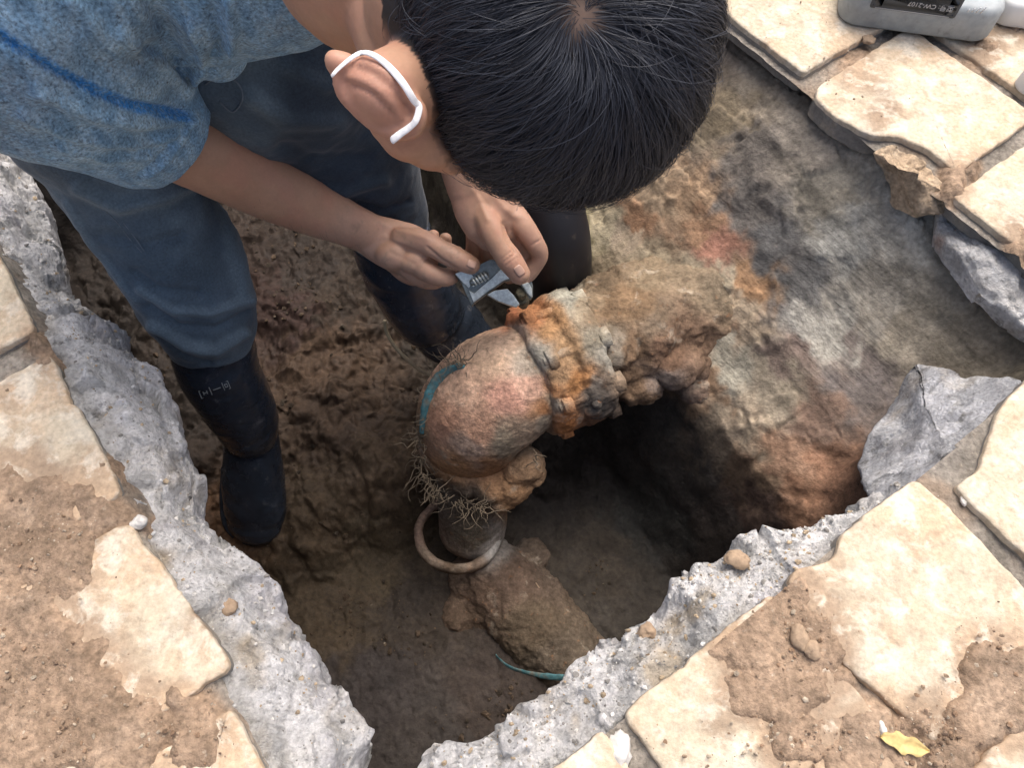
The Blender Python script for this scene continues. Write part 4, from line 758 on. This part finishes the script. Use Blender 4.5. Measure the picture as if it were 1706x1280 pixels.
# hair strands
def strands(n):
    pts = RNG.normal(size=(n*4, 3)); pts /= np.linalg.norm(pts, axis=1)[:, None]; Vp = HCN+(pts*AX)@FR
    xx, yy = pix(Vp); hv = hairy(Vp, pts); toward = ((Vp-np.array([0, 0, HC]))@(-BK)) < .475
    ok = (hv > RNG.uniform(-6, 14, len(pts))) & (pts[:, 2] > -.55) & (toward | (RNG.random(len(pts)) < .5))
    nearw = np.linalg.norm(Vp-WH, axis=1); ok &= (RNG.random(len(pts)) < .35+.65*sstep(.002, .022, nearw))
    dd = Vp-earc; ok &= ~((np.abs(dd@Le) < .027) & (np.abs(dd@We) < .016))
    Vp = Vp[ok][:n]; pts = pts[ok][:n]; return Vp, pts
HP, HQ = strands(60000); nS = len(HP); K = 10
Lh = .042+.046*sstep(-.2, .8, HQ[:, 2]+HQ[:, 1]*.4)+RNG.normal(size=nS)*.010; Lh *= .55+.45*sstep(.0, .05, np.linalg.norm(HP-WH, axis=1)); Lh[HQ[:, 0] < -.55] *= .62
Lh = np.maximum(Lh, .012); pos = HP.copy(); out = [pos.copy()]; wid = []
clump = fbm(HP, 34, 2, seed=95)*.65; clump2 = fbm(HP, 110, 2, seed=96)*.6; stray = (RNG.random(nS) < .13)*RNG.normal(size=nS)*.7
G = np.array([0, 0, -1.])
lmax = .006+RNG.random(nS)**1.5*.013+fbm(HP, 60, 2, seed=97)*.004+np.abs(stray)*.004
for k in range(1, K):
    qq = (pos-HCN)@FR.T; nn = (qq/AX**2)@FR; nn /= np.linalg.norm(nn, axis=1)[:, None]
    d = pos-WH; dl = np.linalg.norm(d, axis=1)[:, None]; d = d/(dl+1e-6); t = d-nn*(d*nn).sum(1)[:, None]; t /= np.linalg.norm(t, axis=1)[:, None]+1e-6
    side = np.cross(nn, t); sw = (.55*np.exp(-dl/.03)-.05)
    t = t+side*(sw+(clump+clump2+stray+RNG.normal(size=nS)*.05)[:, None])+(hF*.32+hA*.0)+G*.22
    t -= nn*(t*nn).sum(1)[:, None]; t /= np.linalg.norm(t, axis=1)[:, None]
    tt = k/(K-1); pos = pos+t*(Lh/(K-1))[:, None]
    # keep at the wanted lift above the skull
    lift = lmax*math.sin(min(tt*1.5, 1)*math.pi/2)*(1-.35*tt)*(.35+.65*sstep(.0, .035, dl[:, 0])); qq = (pos-HCN)@FR.T; r_ = np.linalg.norm(qq/AX, axis=1); 
    pos = HCN+(qq/r_[:, None])@FR; qn = (pos-HCN)@FR.T; nn = (qn/AX**2)@FR; nn /= np.linalg.norm(nn, axis=1)[:, None]; pos = pos+nn*lift[:, None]
    out.append(pos.copy())
Sx = np.stack(out, 1)                       # strand, step, xyz
Tn = np.gradient(Sx, axis=1); Tn /= np.linalg.norm(Tn, axis=2)[:, :, None]+1e-9
qq = (Sx.reshape(-1, 3)-HCN)@FR.T; nn = ((qq/AX**2)@FR); nn /= np.linalg.norm(nn, axis=1)[:, None]; nn = nn.reshape(Sx.shape)
tw = RNG.uniform(-.9, .9, nS)[:, None, None]; Sd = np.cross(Tn, nn); Sd = Sd*np.cos(tw)+nn*np.sin(tw)
wv = (.00017*np.array([.8, 1, 1, 1, 1, .95, .85, .7, .5, .15]))[None, :, None]*RNG.uniform(.7, 1.25, nS)[:, None, None]
HV = np.stack([Sx-Sd*wv, Sx+Sd*wv], 2).reshape(-1, 3); i = np.arange(nS)[:, None]*K*2+np.arange(K-1)[None, :]*2
HFc = np.stack([i, i+1, i+3, i+2], -1).reshape(-1, 4)
o = obj('hair', HV, HFc, M['hair'], man); o['kind'] = 'stuff'
# fine arm hairs and short hairs round the ear and neck
rp = []
for k in range(260):
    a = RNG.random(); px_a = 330+a*290+RNG.normal()*8; py_a = 262+a*135+RNG.normal()*26; p = onskin(px_a, py_a, 0, .9+.2*a)
    if p is None: continue
    d = nrm(PD(px_a+12, py_a+16+RNG.normal()*10, .92+.18*a)-p); rp.append(tube([p, p+d*.004+BK*.0012, p+d*.009+BK*.0016], [.00012, .0001, .00004], n=3, seg=4, cap=False))
V, F = merge(rp); o = obj('arm_hair', V, F, M['hair'], man); o['kind'] = 'stuff'
# mask with its ear loop
lp = [(553, 126, .44), (566, 112, .43), (590, 93, .425), (607, 87, .42), (627, 94, .418), (650, 113, .418), (672, 139, .418), (689, 166, .42), (698, 178, .42)]
def loop_on(pts_, k=7):
    q_ = catmull(np.array(pts_, float), 60)
    hp = np.array([onskin(a, b, .0012, d) for a, b, d in q_]); dp = (hp-np.array([0, 0, HC]))@(-BK)
    dp = np.pad(dp, k, 'edge'); dp = np.array([dp[i_+3:i_+2*k-2].min() for i_ in range(60)])
    return [PD(a, b, d-.0008) for (a, b, _), d in zip(q_, dp)]
lp = loop_on(lp+[(693, 200, .425), (682, 212, .43), (668, 222, .435), (654, 233, .44)])
mask = obj('face_mask', *clean(*tube([HCN-hA*.055+hF*.100, HCN-hA*.07+hF*.100, HCN-hA*.09+hF*.092], [.036, .040, .028], n=24, seg=12)), M['white'], man)
V, F = tube(lp, np.interp(np.linspace(0, 1, 60), [0, .25, .45, .8, 1], [.0010, .0014, .0020, .0018, .0022]), n=12, seg=120, ref=BK, asp=.35); obj('ear_loop', *clean(V, F), M['white'], mask)
l3 = [PD(a, b, d) for a, b, d in [(562, 136, .452), (578, 160, .452), (600, 184, .453), (625, 206, .455), (652, 230, .455)]]
V, F = tube(l3, [.0016]*5, n=10, seg=40); obj('mask_edge', *clean(V, F), M['white'], mask)

# shirt
sh = [tube(ch([(620, -330, .60), (470, -190, .64), (330, -170, .68), (180, -200, .72), (0, -330, .78)]), [.10, .118, .135, .15, .15], n=40, seg=40),
      tube(ch([(560, -180, .60), (470, -70, .64), (452, -20, .66), (440, 22, .69)]), [.07, .052, .042, .028], n=30, seg=30),
      tube(ch([(150, -200, .62), (-20, -60, .62), (60, 55, .68), (140, 130, .745), (215, 185, .80), (262, 215, .835), (292, 232, .855)]), [.115, .118, .108, .094, .078, .068, .056], n=44, seg=60, capf=.08),
      tube(ch([(200, -60, .70), (300, 20, .74), (345, 70, .76), (372, 100, .78)]), [.09, .065, .042, .026], n=24, seg=30)]
SV, SF = merge(sh); SV, SF = remesh(SV, SF, .0034, 8, .5); N = normals(SV, SF); x, y = pix(SV)
def folds(x, y, lst):
    d = 0
    for pts_, w, a in lst:      # each fold is a curve in the photo with a width and a height
        pts_ = np.array(pts_, float); best = np.full(len(x), 1e9); 
        for p, q2 in zip(pts_[:-1], pts_[1:]):
            v_ = q2-p; t = np.clip(((x-p[0])*v_[0]+(y-p[1])*v_[1])/(v_@v_), 0, 1); best = np.minimum(best, np.hypot(x-p[0]-t*v_[0], y-p[1]-t*v_[1]))
        d = d+a*np.exp(-(best/w)**2)
    return d
face_ = (N@BK > -.2)
f_ = folds(x, y, [([(60, 150), (150, 190), (230, 205), (315, 200)], 11, .0045), ([(40, 190), (130, 230), (220, 240), (300, 222)], 9, .004), ([(100, 245), (180, 265), (250, 258)], 8, .003), ([(0, 62), (90, 118), (180, 165), (310, 188)], 6, -.003), ([(200, 60), (270, 110), (310, 150)], 14, .004), ([(320, 40), (340, 90), (325, 130)], 9, .006), ([(350, 20), (365, 70), (350, 115)], 7, -.005), ([(380, 0), (390, 50), (385, 80)], 8, .005), ([(250, 0), (280, 60), (300, 110)], 12, -.004), ([(120, 0), (170, 60), (220, 120)], 14, .003),
    ([(245, 292), (275, 268), (305, 232), (325, 190)], 7, .0022), ([(232, 292), (262, 268), (292, 232), (314, 190)], 3.5, -.0022)])
SV = SV+N*(f_*face_*1.7+fbm(SV, 14, 3, seed=101)*.006+fbm(SV, 32, 2, seed=102)*.0012)[:, None]
base = np.array([.15, .285, .43]); pale = np.array([.30, .45, .57]); stripe = np.array([.04, .22, .56]); dk = np.array([.09, .135, .185]); blue = np.array([.10, .20, .36])
m = sstep(-.3, .3, fbm(np.stack([SV@RT*1.0, SV@UPC*.25, SV@BK*.25], 1), 110, 3, seed=103))[:, None]; C = base*(1-m)+pale*m
m = sstep(.0, .35, fbm(SV, 9, 3, seed=104))[:, None]*.25; C = C*(1-m)+blue*m
st2 = np.exp(-(folds(x, y, [([(-200, -40), (-60, 22), (0, 58), (90, 112), (160, 152), (220, 176), (312, 196)], 9, 1)])*0+0)) if False else sstep(.35, .75, folds(x, y, [([(-200, -40), (-60, 22), (0, 58), (90, 112), (160, 152), (220, 176), (305, 192)], 12, 1)])+fbm(SV, 70, 2, seed=105)*.15)*face_
C = C*(1-st2[:, None])+stripe*st2[:, None]
m = (sstep(120, 40, y)*sstep(330, 420, x))[:, None]*.0; ck = np.array([.17, .21, .25]); m = sstep(.05, .3, fbm(SV, 7, 2, seed=106))[:, None]*.3; C = C*(1-m)+ck*m
obj('shirt', SV, SF, M['shirt'], man, attrs={'col': C})
# jeans
jn = [tube(ch([(200, -60, .86), (120, 120, .86), (185, 245, .925), (245, 345, .99), (300, 440, 1.065), (334, 510, 1.115), (347, 555, 1.15), (352, 580, 1.165)]), [.11, .10, .086, .082, .082, .078, .068, .059], n=44, seg=80, capf=.15),
      tube(ch([(260, -60, .84), (425, 50, .89), (505, 130, .985), (562, 215, 1.08), (600, 285, 1.15), (634, 350, 1.20), (655, 395, 1.23)]), [.13, .130, .118, .105, .092, .072, .060], n=44, seg=70, capf=.2)]
JV, JF = merge(jn); JV, JF = remesh(JV, JF, .0036, 6, .5); N = normals(JV, JF); x, y = pix(JV)
f_ = folds(x, y, [([(130, 310), (200, 345), (270, 330), (330, 300)], 12, .006), ([(170, 390), (240, 410), (300, 395)], 10, -.003), ([(235, 480), (290, 515), (350, 520), (410, 500)], 8, .005), ([(250, 510), (300, 545), (360, 548), (415, 520)], 7, -.004), ([(255, 540), (310, 575), (360, 585), (410, 555)], 8, .006), ([(262, 560), (300, 590), (350, 608)], 5, -.003),
   ([(225, 455), (260, 480), (330, 490)], 8, -.004), ([(380, 330), (390, 420), (415, 500)], 14, .004), ([(420, 160), (480, 200), (560, 200)], 16, .005), ([(470, 250), (540, 270), (610, 260)], 14, -.005), ([(480, 110), (540, 140), (600, 130)], 14, .004), ([(500, 310), (570, 320), (640, 300)], 10, .005), ([(600, 340), (640, 350), (680, 335)], 6, -.003), ([(110, 335), (165, 420), (230, 500)], 5, .003)])
face_ = N@BK > -.2; JV = JV+N*(f_*face_*1.5+fbm(JV, 13, 3, seed=111)*.007+ridge(JV, 28, 2, seed=112)*.0012)[:, None]
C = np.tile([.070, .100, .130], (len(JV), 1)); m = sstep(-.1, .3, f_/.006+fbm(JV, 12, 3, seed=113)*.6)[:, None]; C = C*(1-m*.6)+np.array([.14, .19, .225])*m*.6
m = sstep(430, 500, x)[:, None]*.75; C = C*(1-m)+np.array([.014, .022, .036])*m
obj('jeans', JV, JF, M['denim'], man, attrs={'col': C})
jb = BVHTree.FromPolygons(JV.tolist(), JF.tolist() if isinstance(JF, np.ndarray) else JF)
def oncloth(px, py, lift, dfl):
    r = ray(px, py); h = jb.ray_cast(Vector((0, 0, HC)), Vector(r.tolist())); return PD(px, py, dfl) if h[0] is None else np.array(h[0])-nrm(r)*lift
V, F = tube([oncloth(a, b, .001, 1.08) for a, b in [(584, 338), (598, 347), (614, 356), (632, 363)]], [.0014]*4, n=8, seg=16); obj('white_cord', *clean(V, F), M['white'], man)
for p in ([(176, 352), (196, 372), (216, 398), (236, 420)], [(206, 372), (222, 392), (240, 418)]):
    V, F = tube([oncloth(a, b, .0002, .97) for a, b in p], [.0006]*len(p), n=6, seg=30); obj('seam', *clean(V, F), M['stitch'], man)
pk = [(342, 140), (368, 125), (396, 138), (404, 165), (388, 186), (366, 170)]
V, F = tube([oncloth(a, b, .0006, .87) for a, b in pk], [.001]*6, n=6, seg=40); obj('pocket_stitching', *clean(V, F), M['stitch'], man)
# boots
def boot(shaft, foot, label, sole_pts):
    q = [tube(ch([s[:3] for s in shaft]), [s[3] for s in shaft], n=40, seg=40, capf=.1), tube(ch([s[:3] for s in foot]), [s[3] for s in foot], n=40, seg=40, ref=UHZ, asp=[s[4] for s in foot], capf=.8)]
    V, F = merge(q); V, F = remesh(V, F, .0032, 6, .5); N = normals(V, F); xx, yy = pix(V)
    V = V+N*(fbm(V, 14, 3, seed=121)*.003+fbm(np.stack([V[:, 0], V[:, 1], V[:, 2]*3.], 1), 12, 3, seed=122)*.0025)[:, None]
    o = obj('boot', V, F, M['rubber'], man); return o, V, F
UHZ = np.array([0, 0, 1.])
b1, V1, F1 = boot([(350, 562, 1.17, .062), (365, 615, 1.215, .062), (390, 665, 1.26, .058), (410, 705, 1.30, .052), (418, 730, 1.33, .044)], [(418, 705, 1.335, .047, .85), (420, 755, 1.355, .050, .85), (423, 805, 1.375, .0545, .8), (425, 845, 1.39, .056, .7), (425, 872, 1.40, .050, .6)], None, None)
b2, V2, F2 = boot([(650, 388, 1.215, .064), (668, 440, 1.26, .066), (700, 500, 1.32, .066), (722, 535, 1.36, .060)], [(705, 500, 1.36, .060, .85), (730, 530, 1.38, .066, .8), (762, 560, 1.40, .066, .7), (785, 578, 1.41, .055, .65)], None, None)
for bo, pts_, m_, rr_ in ((b1, [(374, 780, 1.395), (371, 840, 1.405), (378, 878, 1.41), (400, 899, 1.415), (428, 905, 1.415), (454, 894, 1.415), (469, 868, 1.41), (471, 830, 1.405), (466, 770, 1.40)], M['rubber'], .006), (b2, [(641, 535, 1.40), (645, 556, 1.41), (660, 580, 1.42), (682, 602, 1.425), (702, 618, 1.43), (730, 630, 1.43)], M['cream'], .0035)):
    V, F = tube(ch(pts_), [rr_]*len(pts_), n=12, seg=60); obj('sole_edge', *clean(V, F), m_, bo)
b1v = BVHTree.FromPolygons(V1.tolist(), F1.tolist() if isinstance(F1, np.ndarray) else F1)
def onboot(px, py): r = ray(px, py); h = b1v.ray_cast(Vector((0, 0, HC)), Vector(r.tolist())); return PD(px, py, 1.2) if h[0] is None else np.array(h[0])-nrm(r)*.0006
def bpt(u, v): return (331+u*48+v*5, 652-u*17+v*12)      # small moulded mark on the shaft
ln = [[(0, 0), (1, 0), (1, 1), (0, 1), (0, 0)], [(.36, .0), (.36, 1)], [(.80, 0), (.80, 1)], [(.12, .3), (.12, .7)], [(.24, .3), (.24, .7)], [(.12, .5), (.24, .5)], [(.46, .5), (.70, .5)], [(.86, .3), (.94, .3), (.94, .7), (.86, .7), (.86, .3)]]
rp = []
for l in ln:
    for a, b in zip(l[:-1], l[1:]): rp.append(tube([onboot(*bpt(*a)), onboot(*bpt(*b))], [.0007, .0007], n=6, seg=6))
V, F = merge(rp); obj('moulded_mark', V, F, M['case'], b1)

# ------------------------------------------------------------------ ADJUSTABLE WRENCH
wr = empty('adjustable_wrench', tuple(PD(820, 470, 1.09)), 'steel adjustable wrench in the man\'s hands above the rusty flange', 'wrench')
def dq(px, py, off=0):       # plane of the wrench face, slightly tilted
    return PD(px, py, 1.078+(px-820)*.00012+(py-470)*.0003+off)
def plate(pts_, off, th, name, m, parent, bev=.0012):
    pts_ = np.array(pts_, float); V, F = poly_prism([dq(a, b, off) for a, b in pts_], -BK, th); o = obj(name, V, F, m, parent, smooth=False)
    b = o.modifiers.new('b', 'BEVEL'); b.width = bev; b.segments = 2; b.limit_method = 'ANGLE'; return o
plate([(757, 456), (778, 448), (800, 440), (816, 432), (838, 434), (858, 445), (884, 462), (888, 476), (888, 492), (884, 500), (868, 475), (852, 466), (840, 469), (815, 487), (789, 506), (786, 511), (776, 490), (768, 470)], .002, .012, 'head', M['steel2'], wr)
plate([(781, 484), (790, 489), (806, 475), (822, 461), (834, 449), (846, 455), (850, 463), (838, 468), (813, 485), (789, 504)], -.0005, .003, 'face_rib', M['steel'], wr, .0006)
plate([(758, 456), (777, 449), (790, 462), (781, 480), (771, 471)], -.0003, .003, 'face_rib', M['steel'], wr, .0006)
plate([(869, 474), (880, 470), (886, 480), (887, 496), (880, 490)], -.0015, .010, 'fixed_jaw', M['steel'], wr)
plate([(811, 491), (824, 484), (845, 481), (856, 492), (866, 507), (860, 512), (846, 508), (830, 502)], -.004, .012, 'movable_jaw', M['steel'], wr)
wa, wb_ = dq(786, 471, -.001), dq(811, 459, -.001); wx = nrm(wb_-wa); L_ = np.linalg.norm(wb_-wa); nT = 5
e1 = nrm(np.cross(wx, BK)); e2 = np.cross(wx, e1); th_ = np.linspace(0, nT*2*math.pi, nT*18)
hel = [wa+wx*(L_*t/(nT*2*math.pi))+(e1*math.cos(t)+e2*math.sin(t))*.0052 for t in th_]
V, F = tube(hel, [.0015]*len(hel), n=8, seg=len(hel)); w1 = obj('worm_screw', *clean(V, F), M['steel'], wr)
V, F = tube([wa, wb_], [.0045]*2, n=20, seg=4); obj('worm_core', *clean(V, F), M['steel2'], w1)
V, F = tube(ch([(775, 462, 1.088), (740, 440, 1.095), (690, 422, 1.105), (640, 408, 1.12), (600, 396, 1.13)]), [.010, .0085, .008, .009, .010], n=20, seg=30, ref=BK, asp=.6); obj('handle', *clean(V, F), M['steel2'], wr)
V, F = merge([tube(ch([(868, 487, 1.095), (869, 492, 1.115), (872, 508, 1.17)]), [.0068, .0068, .0068], n=16, seg=10, capf=.3), tube(ch([(869, 494, 1.12), (870, 500, 1.14)]), [.012]*2, n=6, seg=3, capf=.1)])
V = lumpy(V, F, .0008, 60, 77, .0004); obj('bolt', V, F, M['iron'], pipe, attrs={'col': np.tile([.17, .15, .10], (len(V), 1))})
